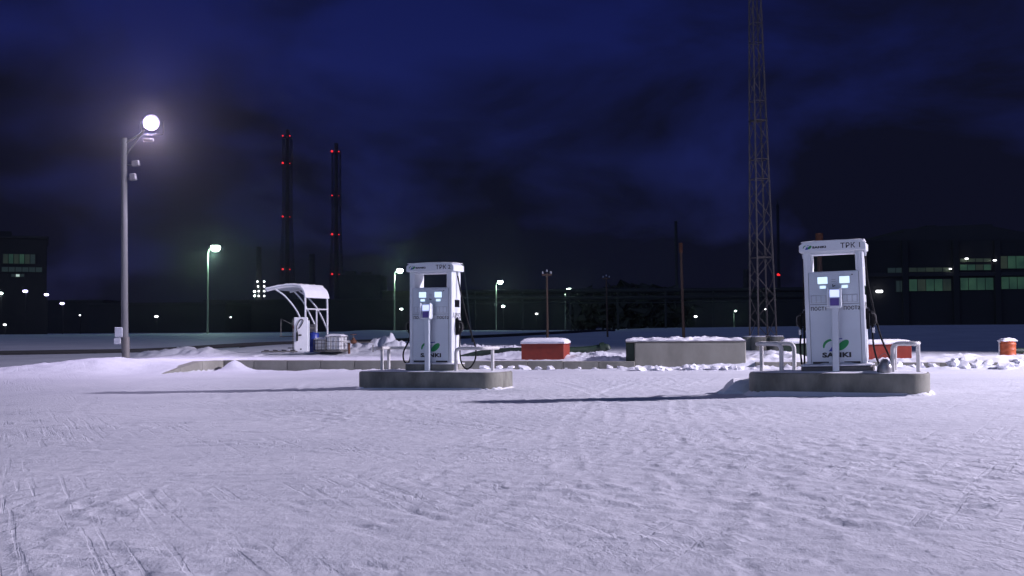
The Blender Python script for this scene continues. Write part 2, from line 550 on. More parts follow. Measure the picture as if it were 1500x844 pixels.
    # tyre tracks: arcs (centre, radius, arc limits by Y, width)
    tracks = [(-26, -6, 31.5), (-26, -6, 33.1), (22, 30, 27.0), (22, 30, 28.6), (-9, 40, 31.0), (-9, 40, 32.5),
              (3, -60, 71.0), (3, -60, 72.6), (3, -60, 78.2), (3, -60, 79.8), (60, 10, 58.0), (60, 10, 59.5), (-40, 20, 41.6), (-40, 20, 43.2),
              (9, 26, 19.0), (9, 26, 17.5), (-2, -30, 40.5), (-2, -30, 42.0)]
    for i, (cx, cy, rr) in enumerate(tracks):
        dx, dy = X - cx, Y - cy
        d = np.hypot(dx, dy) - rr
        sarc = np.arctan2(dy, dx) * rr
        keep = sstep(.38, .58, vnoise(sarc * .35 + i * 13.1, d * 0 + i * 7.7))
        rut = np.exp(-(d / .11) ** 4)
        rim = np.exp(-((np.abs(d) - .15) / .035) ** 2)
        tread = .5 + .5 * np.sin((sarc + np.abs(d) * .6) * 2 * math.pi / .085)
        z = z + near * keep * (-.006 * rut + .009 * rim * vnoise(sarc * 3, d * 0 + i) + .010 * rut * tread * mid)
    # scattered scuffs
    z = z + mid * .008 * np.clip(vnoise(X * 9 + 5, Y * 9) - .72, 0, 1) * 3
    return z

def ground():
    def run(pieces):
        out = [pieces[0][0]]
        for a, b, s0, s1 in pieces:
            y = a
            while y < b - 1e-6:
                t = (y - a) / (b - a)
                y = y + s0 + (s1 - s0) * t
                out.append(min(y, b))
        return np.array(out)
    ys = run([(-30, 2, 4, 1), (2, 4.6, .5, .1), (4.6, 15, .03, .045), (15, 30, .045, .12), (30, 39, .11, .12), (39, 52, .13, .3), (52, 120, .5, 4), (120, 3500, 8, 400)])
    xp = run([(0, 4.2, .042, .045), (4.2, 9, .05, .09), (9, 18, .1, .14), (18, 60, .4, 5), (60, 3000, 8, 500)])
    xs = np.concatenate([-xp[:0:-1], xp])
    X, Y = np.meshgrid(xs, ys)
    Z = terrain(X, Y)
    n, m = Y.shape
    co = np.stack([X, Y, Z], -1).reshape(-1, 3).astype(np.float32)
    i = np.arange(n * m).reshape(n, m)
    q = np.stack([i[:-1, :-1], i[:-1, 1:], i[1:, 1:], i[1:, :-1]], -1).reshape(-1, 4).astype(np.int32)
    me = bpy.data.meshes.new('ground')
    me.vertices.add(len(co)); me.vertices.foreach_set('co', co.ravel())
    me.loops.add(q.size); me.loops.foreach_set('vertex_index', q.ravel())
    me.polygons.add(len(q)); me.polygons.foreach_set('loop_start', np.arange(0, q.size, 4, dtype=np.int32))
    me.polygons.foreach_set('loop_total', np.full(len(q), 4, np.int32))
    me.update(calc_edges=True)
    me.shade_smooth()
    me.materials.append(M['snow_ground'])
    o = link_mesh('ground', me)
    tag(o, 'trampled snow covering the yard and the field behind it', kind='structure')
ground()

def gz(x, y):
    return float(terrain(np.array([x]), np.array([y]), False)[0])

def snow_slab(w, d, h, seed, nx=14, ny=8, lump=.4, over=.015):
    """a cushion of settled snow, lying on z = 0"""
    vs, fs = [], []
    for j in range(ny + 1):
        for i in range(nx + 1):
            u, v = i / nx * 2 - 1, j / ny * 2 - 1
            e = (1 - abs(u) ** 7) * (1 - abs(v) ** 7)
            nz = mnoise.noise(Vector((u * w * 1.6 + seed * 7.1, v * d * 1.6, seed))) + .5 * mnoise.noise(Vector((u * w * 5 + seed, v * d * 5, seed * 3)))
            wob = over * mnoise.noise(Vector((u * w * 3, v * d * 3, seed + 40)))
            vs.append((u * (w / 2 + over + wob), v * (d / 2 + over + wob), max(.012, h * (.55 + .45 * e) * (1 + lump * nz)) if e > 0 else h * .35 * (1 + lump * nz)))
    b = len(vs)
    for j in range(ny):
        for i in range(nx):
            a = j * (nx + 1) + i
            fs.append((a, a + 1, a + nx + 2, a + nx + 1))
    ring = [i for i in range(nx + 1)] + [j * (nx + 1) + nx for j in range(1, ny + 1)] + [ny * (nx + 1) + i for i in range(nx - 1, -1, -1)] + [j * (nx + 1) for j in range(ny - 1, 0, -1)]
    for r in ring:
        x, y, z = vs[r]
        vs.append((x * .985, y * .985, -.004))
    n = len(ring)
    for k in range(n):
        fs.append((ring[k], b + k, b + (k + 1) % n, ring[(k + 1) % n]))
    return MB().add(vs, fs)

# ------------------------------------------------------------------ kerb blocks
def kerb_run(x0, x1, label_name='kerb'):
    root = empty(label_name, ((x0 + x1) / 2, kerbY((x0 + x1) / 2), 0))
    tag(root, kind='structure')
    n = max(1, round((x1 - x0) / 1.05))
    ang = math.atan(-.145)
    rnd = random.Random(int(x0 * 10))
    L = (x1 - x0) / n / math.cos(ang)
    me = MB().box((0, 0, .0), (L - .012, KT, .72), .012).mesh('kerb_block', 'concrete_pale')
    for k in range(n):
        x = x0 + (k + .5) * (x1 - x0) / n
        o = link_mesh('kerb_block', me, root)
        o.location = Vector((x, kerbY(x) + KT / 2, kerb_top(x) - .36 + rnd.uniform(-.006, .006))) - root.location
        o.rotation_euler = (0, rnd.uniform(-.003, .003), ang + rnd.uniform(-.004, .004))
    return root
kerb_run(-9.25, 3.72)
kerb_run(7.25, 24.0)
def wing():
    root = empty('ramp_wall', CORNER)
    d = WING - CORNER
    L = Vector((d.x, d.y, 0)).length
    n = 3
    for k in range(n):
        a, b = k / n * L + .006, (k + 1) / n * L - .006
        h = lambda s: .36 * min(1.0, (1 - s / L) / .66) ** .9 - .02
        MB().prism([(a, -.3), (b, -.3), (b, h(b)), (a, h(a))], -KT / 2, KT / 2).build('wall_block', 'concrete_pale', root)
    root.rotation_euler = (0, 0, math.atan2(d.y, d.x))
    tag(root, 'short concrete ramp wall sloping down into the snow beside the kerb corner', 'wall')
wing()

# ------------------------------------------------------------------ loose snow lumps
def chunk_mesh(seed):
    bm = bmesh.new()
    bmesh.ops.create_icosphere(bm, subdivisions=2, radius=.5)
    for v in bm.verts:
        d = v.co.normalized()
        k = 1 + .6 * mnoise.noise(d * 1.6 + Vector((seed * 3.3, 0, 0))) + .45 * mnoise.noise(d * 3.5 + Vector((0, seed * 2.1, 0)))
        v.co = Vector((d.x * .6, d.y * .45, d.z * .30)) * k
    me = bpy.data.meshes.new('snow_lump')
    bm.to_mesh(me)
    bm.free()
    me.shade_smooth()
    me.set_sharp_from_angle(angle=R(32))
    me.materials.append(M['snow_cap'])
    return me
CH = [chunk_mesh(s) for s in range(6)]
def lumps(spots, label, group, seed):
    rnd = random.Random(seed)
    for (x, y, s) in spots:
        o = link_mesh('snow_lump', rnd.choice(CH))
        o.scale = (s * rnd.uniform(.8, 1.3), s, s * rnd.uniform(.8, 1.2))
        o.rotation_euler = (rnd.uniform(-.3, .3), rnd.uniform(-.3, .3), rnd.uniform(0, 6))
        o.location = (x, y, gz(x, y) + s * .10)
        tag(o, label, 'snow lump', group)
rnd = random.Random(3)
lumps([(11.2 + i * .36 + rnd.uniform(-.1, .1), kerbY(11.2 + i * .36) - .35 + rnd.uniform(-.25, .2), rnd.uniform(.2, .48)) for i in range(18)],
      'lump of ploughed snow at the foot of the kerb below the orange drum', 'snow lumps along the right kerb', 5)
lumps([(3.75 + i * .27 + rnd.uniform(-.1, .1), 34.25 - i * .02 + rnd.uniform(-.15, .1), rnd.uniform(.14, .34)) for i in range(13)],
      'lump of ploughed snow at the foot of the long concrete vault', 'snow lumps below the vault', 6)
lumps([(-.9 + i * .42 + rnd.uniform(-.1, .1), kerbY(-.9 + i * .42) - .22 + rnd.uniform(-.1, .05), rnd.uniform(.14, .26)) for i in range(11)],
      'lump of snow at the foot of the kerb below the red box', 'snow lumps below the red box', 7)

lumps([(4.12, 21.35, .62)], 'upright slab of snow leaning at the vault end of the nearer island', 'snow slab by the island', 8)

# ------------------------------------------------------------------ fuel island
PRZ = R(-21)
def rounded(lx, ly, r, n=7):
    pts = []
    for sx, sy, a0 in ((1, -1, -90), (1, 1, 0), (-1, 1, 90), (-1, -1, 180)):
        for k in range(n + 1):
            a = R(a0 + 90 * k / n)
            pts.append((sx * (lx / 2 - r) + r * math.cos(a), sy * (ly / 2 - r) + r * math.sin(a)))
    return pts

def island(loc, label, seed, LX):
    root = empty('fuel_island', loc, PRZ)
    tag(root, label, 'island', 'concrete pump islands')
    H = .38
    rings = [(rounded(LX, 1.26, .36), -.25), (rounded(LX, 1.26, .36), H - .03), (rounded(LX - .045, 1.215, .34), H)]
    mb = MB()
    n = len(rings[0][0])
    vs = [(x, y, z) for poly, z in rings for x, y in poly]
    fs = [(r * n + k, r * n + (k + 1) % n, (r + 1) * n + (k + 1) % n, (r + 1) * n + k) for r in range(2) for k in range(n)]
    fs += [tuple(2 * n + k for k in range(n)), tuple(range(n))[::-1]]
    mb.add(vs, fs).build('concrete_slab', 'concrete', root, smooth=True)
    # thin snow lying on top: polar sheet inside the outline
    vs, fs = [], []
    out = rounded(LX - .09, 1.17, .33)
    nr = 14
    for j in range(nr + 1):
        t = j / nr
        for (x, y) in out:
            x2, y2 = x * t, y * t
            e = 1 - t ** 6
            nz = mnoise.noise(Vector((x2 * 2.3 + seed, y2 * 2.3, seed))) + .6 * mnoise.noise(Vector((x2 * 7, y2 * 7, seed + 9)))
            vs.append((x2, y2, H + .003 + max(-.002, (.022 + .03 * nz) * e)))
    for j in range(nr):
        for k in range(n):
            fs.append((j * n + k, j * n + (k + 1) % n, (j + 1) * n + (k + 1) % n, (j + 1) * n + k))
    MB().add(vs, fs).build('snow_cover', 'snow_cap', root, smooth=True)
    # snow pressed against the foot
    vs, fs = [], []
    o2 = rounded(LX, 1.26, .36, 24)
    m = len(o2)
    for k, (x, y) in enumerate(o2):
        q = .5 + .5 * mnoise.noise(Vector((x * 3.5, y * 3.5, seed * 5))) + .35 * mnoise.noise(Vector((x * 11, y * 11, seed)))
        q = max(.1, q)
        d = Vector((x, y, 0)).normalized()
        vs += [(x - d.x * .02, y - d.y * .02, .10 * q + .005), (x + d.x * .05 * q, y + d.y * .05 * q, .07 * q), (x + d.x * (.08 + .12 * q), y + d.y * (.08 + .12 * q), -.05)]
    for k in range(m):
        k2 = (k + 1) % m
        for j in range(2):
            fs.append((k * 3 + j, k2 * 3 + j, k2 * 3 + j + 1, k * 3 + j + 1))
    MB().add(vs, fs).build('snow_skirt', 'snow_cap', root, smooth=True)
    return root, H

def rail(name_loc, rz, bars, posts, label):
    """bent pipe guard: bars = polylines, posts = (x, y, height)"""
    root = empty('guard_rail', name_loc, rz)
    tag(root, label, 'guard rail', 'pipe guard rails on the pump islands')
    for b in bars:
        MB().tube(elbow(b, .11), .038, 10).build('bent_pipe', 'pipe_white', root, smooth=True)
    for (x, y, h) in posts:
        MB().tube([(x, y, 0), (x, y, h - .03)], .036, 10).build('post', 'pipe_white', root, smooth=True)
        MB().box((x, y, .006), (.14, .14, .012), .003).build('foot_plate', 'pipe_white', root)
    return root

def swoosh(parent, cx, cz, s, y):
    """round two-tone emblem: green arc, green leaf, blue wedge"""
    n = 14
    arc = [(cx - .10 * s + .20 * s * math.cos(R(a)), cz - .02 * s + .17 * s * math.sin(R(a))) for a in np.linspace(195, 95, n)]
    arc += [(cx - .05 * s + .21 * s * math.cos(R(a)), cz - .06 * s + .17 * s * math.sin(R(a))) for a in np.linspace(100, 178, n)]
    MB().prism(arc, y - .002, y, 'y').build('emblem_arc', 'green_print', parent)
    leaf = [(cx + .16 * s + .135 * s * math.cos(R(a)) + .03 * s * math.sin(R(a)), cz + .0 * s + .115 * s * math.sin(R(a)) + .05 * s * math.cos(R(a))) for a in range(0, 360, 18)]
    MB().prism(leaf, y - .002, y, 'y').build('emblem_leaf', 'green_print', parent)
    wedge = [(cx - .17 * s, cz - .14 * s), (cx + .03 * s, cz - .15 * s), (cx + .02 * s, cz + .09 * s), (cx - .05 * s, cz + .02 * s)]
    MB().prism(wedge, y - .002, y, 'y').build('emblem_wedge', 'blue_print', parent)
    top = [(cx - .02 * s, cz + .15 * s), (cx + .14 * s, cz + .165 * s), (cx + .16 * s, cz + .145 * s), (cx - .01 * s, cz + .12 * s)]
    MB().prism(top, y - .002, y, 'y').build('emblem_wedge', 'blue_print', parent)

def dispenser(loc, tilt, number, label, base_h, one):
    """fuel dispenser, front towards local -y"""
    root = empty('fuel_dispenser', loc, PRZ)
    root.rotation_euler = (0, tilt, PRZ)
    tag(root, label, 'fuel pump', 'white fuel dispensers')
    W, D, H = 1.0, .46, 1.99
    F = -D / 2
    # footing under the cabinet
    if one:
        MB().box((0, 0, base_h / 2), (1.20, .66, base_h), .03).build('footing', 'steel', root)
        fs = snow_slab(1.16, .62, .05, 4, 20, 8, .7).build('footing_snow', 'snow_cap', root, smooth=True)
    else:
        MB().box((0, 0, base_h / 2), (1.14, .62, base_h), .012).build('footing', 'concrete', root)
        fs = snow_slab(1.12, .60, .028, 5, 20, 8, .8).build('footing_snow', 'snow_cap', root, smooth=True)
    fs.location = (0, 0, base_h)
    b = base_h
    # lower cabinet, columns and lintel leave the open window under the cap
    lo_top = 1.645
    MB().box((0, 0, b + lo_top / 2), (W, D, lo_top), .015).build('cabinet', 'white_paint', root)
    for s in (-1, 1):
        MB().box((s * (.375 + W / 2) / 2, 0, b + (lo_top + 1.99) / 2), (W / 2 - .375, D, 1.99 - lo_top), .012).build('column', 'white_paint', root)
    for s in (-1, 1):
        MB().box((s * .463, 0, b + .996), (.078, D + .014, 1.985), .012).build('corner_post', 'white_paint', root)
    MB().box((0, 0, b + 1.975), (.75, D - .02, .05), .006).build('lintel', 'white_paint', root)
    # cap with arched top
    poly = []
    cw = .565
    for k in range(13):
        u = -1 + 2 * k / 12
        poly.append((u * cw, 2.19 - .02 * abs(u) ** 2 - .055 * max(0, abs(u) - .82) / .18 * (max(0, abs(u) - .82) / .18)))
    poly += [(cw, 1.99), (-cw, 1.99)]
    cap = MB().prism([(x, b + z) for x, z in poly], -.28, .28, 'y').build('cap', 'white_paint', root)
    bv = cap.modifiers.new('bevel', 'BEVEL'); bv.width = .018; bv.segments = 3; bv.limit_method = 'ANGLE'
    cs = snow_slab(1.05, .5, .022, 8 + number, 16, 6, .5).build('cap_snow', 'snow_cap', root, smooth=True)
    cs.location = (0, 0, b + 2.168)
    for s in (-1, 1):   # hose outlets beneath the cap overhang
        MB().tube([(s * .525, .02, b + 1.99), (s * .525, .02, b + 1.90)], [.03, .022], 10).build('hose_outlet', 'grey_paint', root, smooth=True)
    # recessed-look front skin: upper panel, door, seams
    y = F
    up = MB().box((0, y - .004, b + 1.33), (.84, .012, .60), .004).build('upper_panel', 'panel_paint', root)
    dr = MB().box((0, y - .004, b + .515), (.84, .012, .93), .004).build('lower_door', 'panel_paint', root)
    for s in (-1, 1):
        MB().box((s * .425, y - .0015, b + .84), (.008, .005, 1.58)).build('seam', 'seam', root)
    MB().box((0, y - .0115, b + 1.072), (.83, .004, .010)).build('seam', 'seam', root)
    yf = y - .0105
    for s in (-1, 1):
        cx = s * .185
        MB().box((cx, yf - .002, b + 1.49), (.195, .012, .145), .004).build('screen_frame', 'grey_paint', root)
        MB().box((cx, yf - .009, b + 1.49), (.17, .004, .12), .001).build('screen', 'screen_glow', root)
        MB().box((cx + s * .0, yf - .004, b + 1.372), (.10, .008, .048), .002).build('price_screen', 'screen_glow', root)
        kp = MB().box((s * .262, yf - .002, b + 1.165), (.27, .008, .135), .003).build('key_panel', 'grey_paint', root)
        for k in range(3):
            MB().box((s * .262 + (k - 1) * .082, yf - .008, b + 1.165), (.068, .005, .115), .002).build('key_plate', 'panel_paint', kp)
        text_mesh('lettering', 'ПОСТ%d' % (1 if s < 0 else 2), .062, 'black_print', root, (-.405 if s < 0 else .15, yf - .001, b + 1.03 - .062), sx=.92, bold=.0016)
        MB().box((s * .265, yf + .0, b + .055), (.27, .008, .035)).build('vent_slot', 'black_print', root)
    MB().box((.315, yf, b + 1.575), (.022, .008, .022), .003).build('lock', 'black_print', root)
    for dz in (0, .035):
        MB().box((0, yf, b + 1.50 - dz), (.07, .004, .006)).build('lettering', 'seam', root)
    MB().prism([(-.022, b + 1.37), (.03, b + 1.385), (.025, b + 1.40), (-.012, b + 1.392), (-.008, b + 1.42), (-.022, b + 1.42)], yf - .003, yf, 'y').build('warning_mark', 'black_print', root)
    # big emblem and word low on the door, number and emblem on the cap
    swoosh(root, .0, b + .355, .74, yf)
    t = text_mesh('lettering', 'SANKI', .08, 'black_print', root, (-.235, yf - .001, b + .15), sx=1.5, bold=.006)
    yc = -.28
    swoosh(root, -.42, b + 2.075, .25, yc - .001)
    text_mesh('lettering', 'SANKI', .034, 'black_print', root, (-.335, yc - .002, b + 2.058), sx=1.7, bold=.003)
    text_mesh('lettering', 'ТРК %d' % number, .088, 'black_print', root, (.14, yc - .002, b + 2.04), sx=1.02, bold=.0018)
    # sides: dark window, fuel grade, nozzle in its boot, hose
    for s in (-1, 1):
        x = s * W / 2
        MB().box((x + s * .002, .0, b + 1.83), (.012, .36, .27), .003).build('side_panel', 'white_paint', root)
        MB().box((x + s * .003, .04, b + 1.30), (.012, .25, .16), .003).build('side_window', 'dark_glass', root)
        text_mesh('lettering', 'АИ92', .115, 'black_print', root, (x + s * .002, -.2 * s, b + .985), rz=90 * s, sx=1.05, bold=.002)
        MB().box((x + s * .0035, .0, b + .43), (.01, .34, .72), .003).build('side_panel', 'white_paint', root)
        nz = MB().box((x + s * .03, .0, b + .80), (.06, .12, .36), .012)
        nz.build('nozzle_boot', 'black_rubber', root)
        nozzle = empty('nozzle', (0, 0, 0)); nozzle.parent = root
        MB().tube(smoothpath([(x + s * .07, -.02, b + .93), (x + s * .12, -.03, b + .88), (x + s * .135, -.03, b + .78), (x + s * .10, -.03, b + .66)], 4), [.028] * 3 + [.036] * 7 + [.030] * 3, 8).build('grip', 'black_rubber', nozzle, smooth=True)
        MB().tube(smoothpath([(x + s * .07, -.02, b + .93), (x + s * .04, -.01, b + .99), (x + s * .01, 0, b + .97)], 4), .014, 8).build('spout', 'galvanised', nozzle, smooth=True)
        MB().tube(smoothpath([(x + s * .10, -.06, b + .9), (x + s * .17, -.06, b + .86), (x + s * .17, -.05, b + .72), (x + s * .11, -.04, b + .68)], 4), .008, 6).build('lever_guard', 'steel', nozzle, smooth=True)
        if one and s < 0:
            path = [(x - .10, -.03, b + .66), (x - .135, -.02, b + .35), (x - .12, 0, b + .02), (x - .10, .06, b - .06), (x - .085, .1, b + .1), (x - .06, .06, b + .9), (s * .525, .02, b + 1.91)]
        elif one:
            path = [(x + .10, -.03, b + .66), (x + .12, -.08, b + .30), (x + .20, -.14, b + .02), (x + .36, -.2, b - .06), (x + .40, -.12, b + .05), (x + .22, -.03, b + .55), (x + .06, .02, b + 1.4), (s * .525, .02, b + 1.91)]
        elif s > 0:
            path = [(x + .10, -.03, b + .66), (x + .10, -.04, b + .30), (x + .14, -.04, b + .02), (x + .27, -.02, b - .11), (x + .41, .04, b + .06), (x + .42, .08, b + .34), (x + .30, .06, b + .72), (x + .12, .04, b + 1.4), (s * .525, .02, b + 1.91)]
        else:
            path = [(x - .10, -.03, b + .66), (x - .07, -.03, b + .40), (x - .08, -.05, b + .12), (x - .13, -.07, b + .00), (x - .24, -.03, b + .06), (x - .26, .0, b + .26), (x - .12, .03, b + .60), (x - .05, .03, b + 1.3), (s * .525, .02, b + 1.91)]
        MB().tube(smoothpath(path, 8), .017, 8).build('hose', 'black_rubber', root, smooth=True)
        if one:
            MB().box((x + s * .125, -.05, b + .60), (.045, .04, .10), .01).build('hose_tag', 'white_plastic', root)
    return root

def terminal(loc, label):
    root = empty('payment_terminal', loc, PRZ)
    tag(root, label, 'payment terminal', 'payment terminals in front of the pumps')
    MB().box((0, 0, .57), (.112, .09, 1.14), .01).build('post', 'panel_paint', root)
    MB().box((0, 0, .01), (.20, .16, .02), .004).build('foot_plate', 'panel_paint', root)
    MB().box((0, -.0, 1.29), (.225, .15, .335), .022).build('housing', 'panel_paint', root)
    # hood cheeks round the recessed face
    for s in (-1, 1):
        MB().prism([(-.17, 1.145), (-.07, 1.13), (-.07, 1.465), (-.12, 1.475)], s * .112 - .008, s * .112 + .008, 'x').build('cheek', 'white_paint', root)
    MB().box((0, -.079, 1.372), (.155, .008, .125), .002).build('screen', 'terminal_glow', root)
    MB().box((0, -.079, 1.225), (.15, .010, .13), .003).build('keypad', 'keypad', root)
    return root

def fuel_point(cx, cy, number, zoff, one):
    g = gz(cx, cy)
    z0 = zoff
    ax, ay = Vector((math.cos(PRZ), math.sin(PRZ), 0)), Vector((-math.sin(PRZ), math.cos(PRZ), 0))
    W = lambda x, y, z: Vector((cx, cy, z0)) + ax * x + ay * y + Vector((0, 0, z))
    where = 'under the nearer pump right of the mast' if one else 'under the farther pump by the shelter'
    _, H = island(W(0, 0, 0), ('rounded concrete island ' + where), number, 3.02 if one else 3.34)
    base_h = .12 if one else .165
    dispenser(W(0, 0, H), R(-1.2) if one else R(.25), number,
              'nearer white fuel dispenser marked ТРК 1, right of the lattice mast' if one else 'farther white fuel dispenser marked ТРК 2, between shelter and lone red box', base_h, one)
    terminal(W(-.0, -.385, H), 'slim white payment terminal in front of the %s' % ('nearer pump right of the mast' if one else 'farther pump by the shelter'))
    z = .50
    if one:
        rail(W(0, 0, H), PRZ, [[(.93, -.36, 0), (.93, -.36, z), (1.33, -.36, z), (1.33, .34, z), (.93, .34, z), (.93, .34, 0)]], [(1.33, 0, z)],
             'bent pipe guard rail beside the cone bucket at the pump marked 1')
        rail(W(0, 0, H), PRZ, [[(-.93, -.36, 0), (-.93, -.36, z), (-1.36, -.36, z), (-1.36, .34, z), (-.80, .34, z), (-.80, .34, 0)]], [(-1.33, 0, z)],
             'bent pipe guard rail between the concrete vault and the pump marked 1')
    else:
        rail(W(0, 0, H), PRZ, [[(.66, -.38, 0), (.66, -.38, z), (1.30, -.38, z), (1.38, .25, z)]], [(1.345, 0, z)],
             'bent pipe guard rail by the hose loop of the pump marked 2')
        rail(W(0, 0, H), PRZ, [[(-.66, .34, 0), (-.66, .34, z), (-1.30, .34, z), (-1.30, -.33, z)]], [(-1.29, 0, z), (-1.28, .30, z)],
             'bent pipe guard rail on the lamp side of the pump marked 2')
    if one:   # the grey can with a conical top standing by the right-hand rail
        can = empty('cone_bucket', W(.80, -.40, H + .01), PRZ)
        MB().lathe([(.125, 0), (.13, .01), (.125, .11), (.05, .225), (.035, .235)], n=18).build('can', 'galvanised', can, smooth=True)
        MB().tube(smoothpath([(-.11, 0, .12), (-.09, 0, .25), (0, 0, .33), (.05, 0, .28)], 5), .007, 6).build('handle', 'steel', can, smooth=True)
        MB().box((.075, -.055, .17), (.05, .015, .07), .003, Matrix.Rotation(R(-35), 3, 'X')).build('snow_patch', 'snow_cap', can)
        tag(can, 'small grey metal can with conical top on the island of pump 1', 'can')

fuel_point(5.72, 20.42, 1, .085, True)
fuel_point(-1.68, 25.25, 2, -.02, False)

# ------------------------------------------------------------------ long concrete vault
def vault():
    x0, x1 = 3.53, 7.12
    yc = 35.05
    root = empty('concrete_vault', ((x0 + x1) / 2, yc + 1.0, 0.0), math.atan(-.10))
    L = x1 - x0
    MB().box((.13, 0, .35), (L - .27, 2.0, .96), .02).build('tank_wall', 'concrete_pale', root)
    MB().box((-L / 2 + .13, .04, .36), (.26, 1.9, .92), .015).build('end_door', 'green_box', root)
    MB().box((0, 0, .845), (L + .015, 2.02, .035), .01).build('lid', 'steel', root)
    for k in range(3):
        MB().box((-L / 2 + .9 + k * .95, -.25, .872), (.55, .5, .03), .01).build('hatch', 'steel', root)
    s = snow_slab(L - .02, 1.95, .075, 3, 60, 22, 1.5).build('snow_cover', 'snow_cap', root, smooth=True)
    s.location = (0, 0, .86)
    tag(root, 'long low concrete vault with dark green end and snowy lid', 'vault')
vault()

def sand_box(loc, w, d, h, matn, label, seed, rz=0, sh=.13):
    root = empty('storage_box', loc, rz)
    MB().box((0, 0, h / 2), (w, d, h), .012).build('crate', matn, root)
    MB().box((0, 0, h + .012), (w + .05, d + .05, .025), .006).build('lid', matn, root)
    for s in (-1, 1):
        MB().box((s * w * .30, d / 2 + .012, h - .02), (.10, .03, .06), .003).build('hinge', 'steel', root)
    s = snow_slab(w + .02, d + .02, sh, seed, 22, 12, .10, .02).build('snow_cap', 'snow_cap', root, smooth=True)
    s.location = (0, 0, h + .024)
    tag(root, label, 'box', 'lidded sand boxes on the platform')
sand_box((1.10, 38.4, .22), 1.42, 1.0, .54, 'red_box', 'red snow-capped box standing alone behind the kerb', 2, R(-14), .19)
sand_box((9.45, 38.0, .20), 1.25, .9, .52, 'green_box', 'dark green snow-capped box left of the pump marked 1', 3, R(-8), .15)
sand_box((12.0, 37.4, .18), 1.42, .9, .50, 'red_box', 'red snow-capped box behind the guard rail of pump 1', 4, R(-4), .15)

def drum():
    root = empty('oil_drum', (15.85, 37.2, .14))
    prof = [(.24, 0), (.255, .015)]
    for k in range(3):
        z = .2 + k * .17
        prof += [(.25, z - .03), (.262, z), (.25, z + .03)]
    prof += [(.25, .60), (.258, .62), (.24, .63)]
    MB().lathe(prof, n=22).build('shell', 'orange_drum', root, smooth=True)
    MB().tube([(-.25, -.05, .60), (-.29, -.05, .62), (-.29, -.05, .1)], .025, 8).build('snowy_pipe', 'pipe_white', root, smooth=True)
    sl = snow_slab(.44, .44, .09, 9, 10, 10, .5).build('snow_cap', 'snow_cap', root, smooth=True)
    sl.location = (0, 0, .628)
    tag(root, 'orange drum capped with snow behind the kerb', 'drum')
    r2 = empty('low_pipe', (16.9, 37.5, .45))
    MB().tube([(-.75, 0, 0), (2.6, .2, 0)], .09, 12).build('pipe', 'green_box', r2, smooth=True)
    for x in (-.4, 1.6):
        MB().box((x, .05, -.2), (.12, .2, .4), .01).build('support', 'steel', r2)
    MB().tube([(-.80, 0, 0), (-.74, 0, 0)], .13, 12).build('flange', 'steel', r2, smooth=True)
    tag(r2, 'dark low pipe on stands beside the orange drum', 'pipe')
drum()

# dark green pipe bend lying in the snow behind the red box
def green_pipe():
    root = empty('green_pipe', (1.4, 41, .4))
    MB().tube(smoothpath([(-3.4, 1.0, -.2), (-2.4, .8, .02), (-1.2, .4, .10), (.2, .2, .10), (1.3, .3, .13), (1.9, .3, .22), (2.0, .3, .1)], 5), .12, 10).build('pipe', 'green_box', root, smooth=True)
    MB().tube([(1.72, .3, .19), (1.88, .3, .22)], .17, 12).build('flange', 'green_box', root, smooth=True)
    tag(root, 'dark green pipe lying in snow behind the lone red box', 'pipe')
green_pipe()

# ------------------------------------------------------------------ main lamp post
def lamp_head(parent, loc, tilt, mat_glow, k=1.0):
    """hooded floodlight: shell, glowing bowl, bracket"""
    rot = Matrix.Rotation(tilt[0], 3, 'X')
    head = empty('lamp_head', loc)
    head.rotation_euler = (tilt[0], 0, tilt[1])
    head.parent = parent
    MB().lathe([(.10 * k, .34 * k), (.16 * k, .30 * k), (.20 * k, .18 * k), (.36 * k, .02 * k), (.37 * k, -.02 * k), (.35 * k, -.03 * k)], n=20).build('shell', 'lamp_shell', head, smooth=True)
    MB().lathe([(.345 * k, -.025 * k), (.34 * k, -.07 * k), (.31 * k, -.11 * k), (.27 * k, -.13 * k)], n=24).build('glow_ring', 'rim_glow', head, smooth=True)  # dim violet ring added to soften the edge of the bright disc
    MB().lathe([(.28 * k, -.125 * k), (.24 * k, -.17 * k), (.12 * k, -.215 * k), (.02 * k, -.225 * k)], n=24).build('bowl', mat_glow, head, smooth=True)
    return head

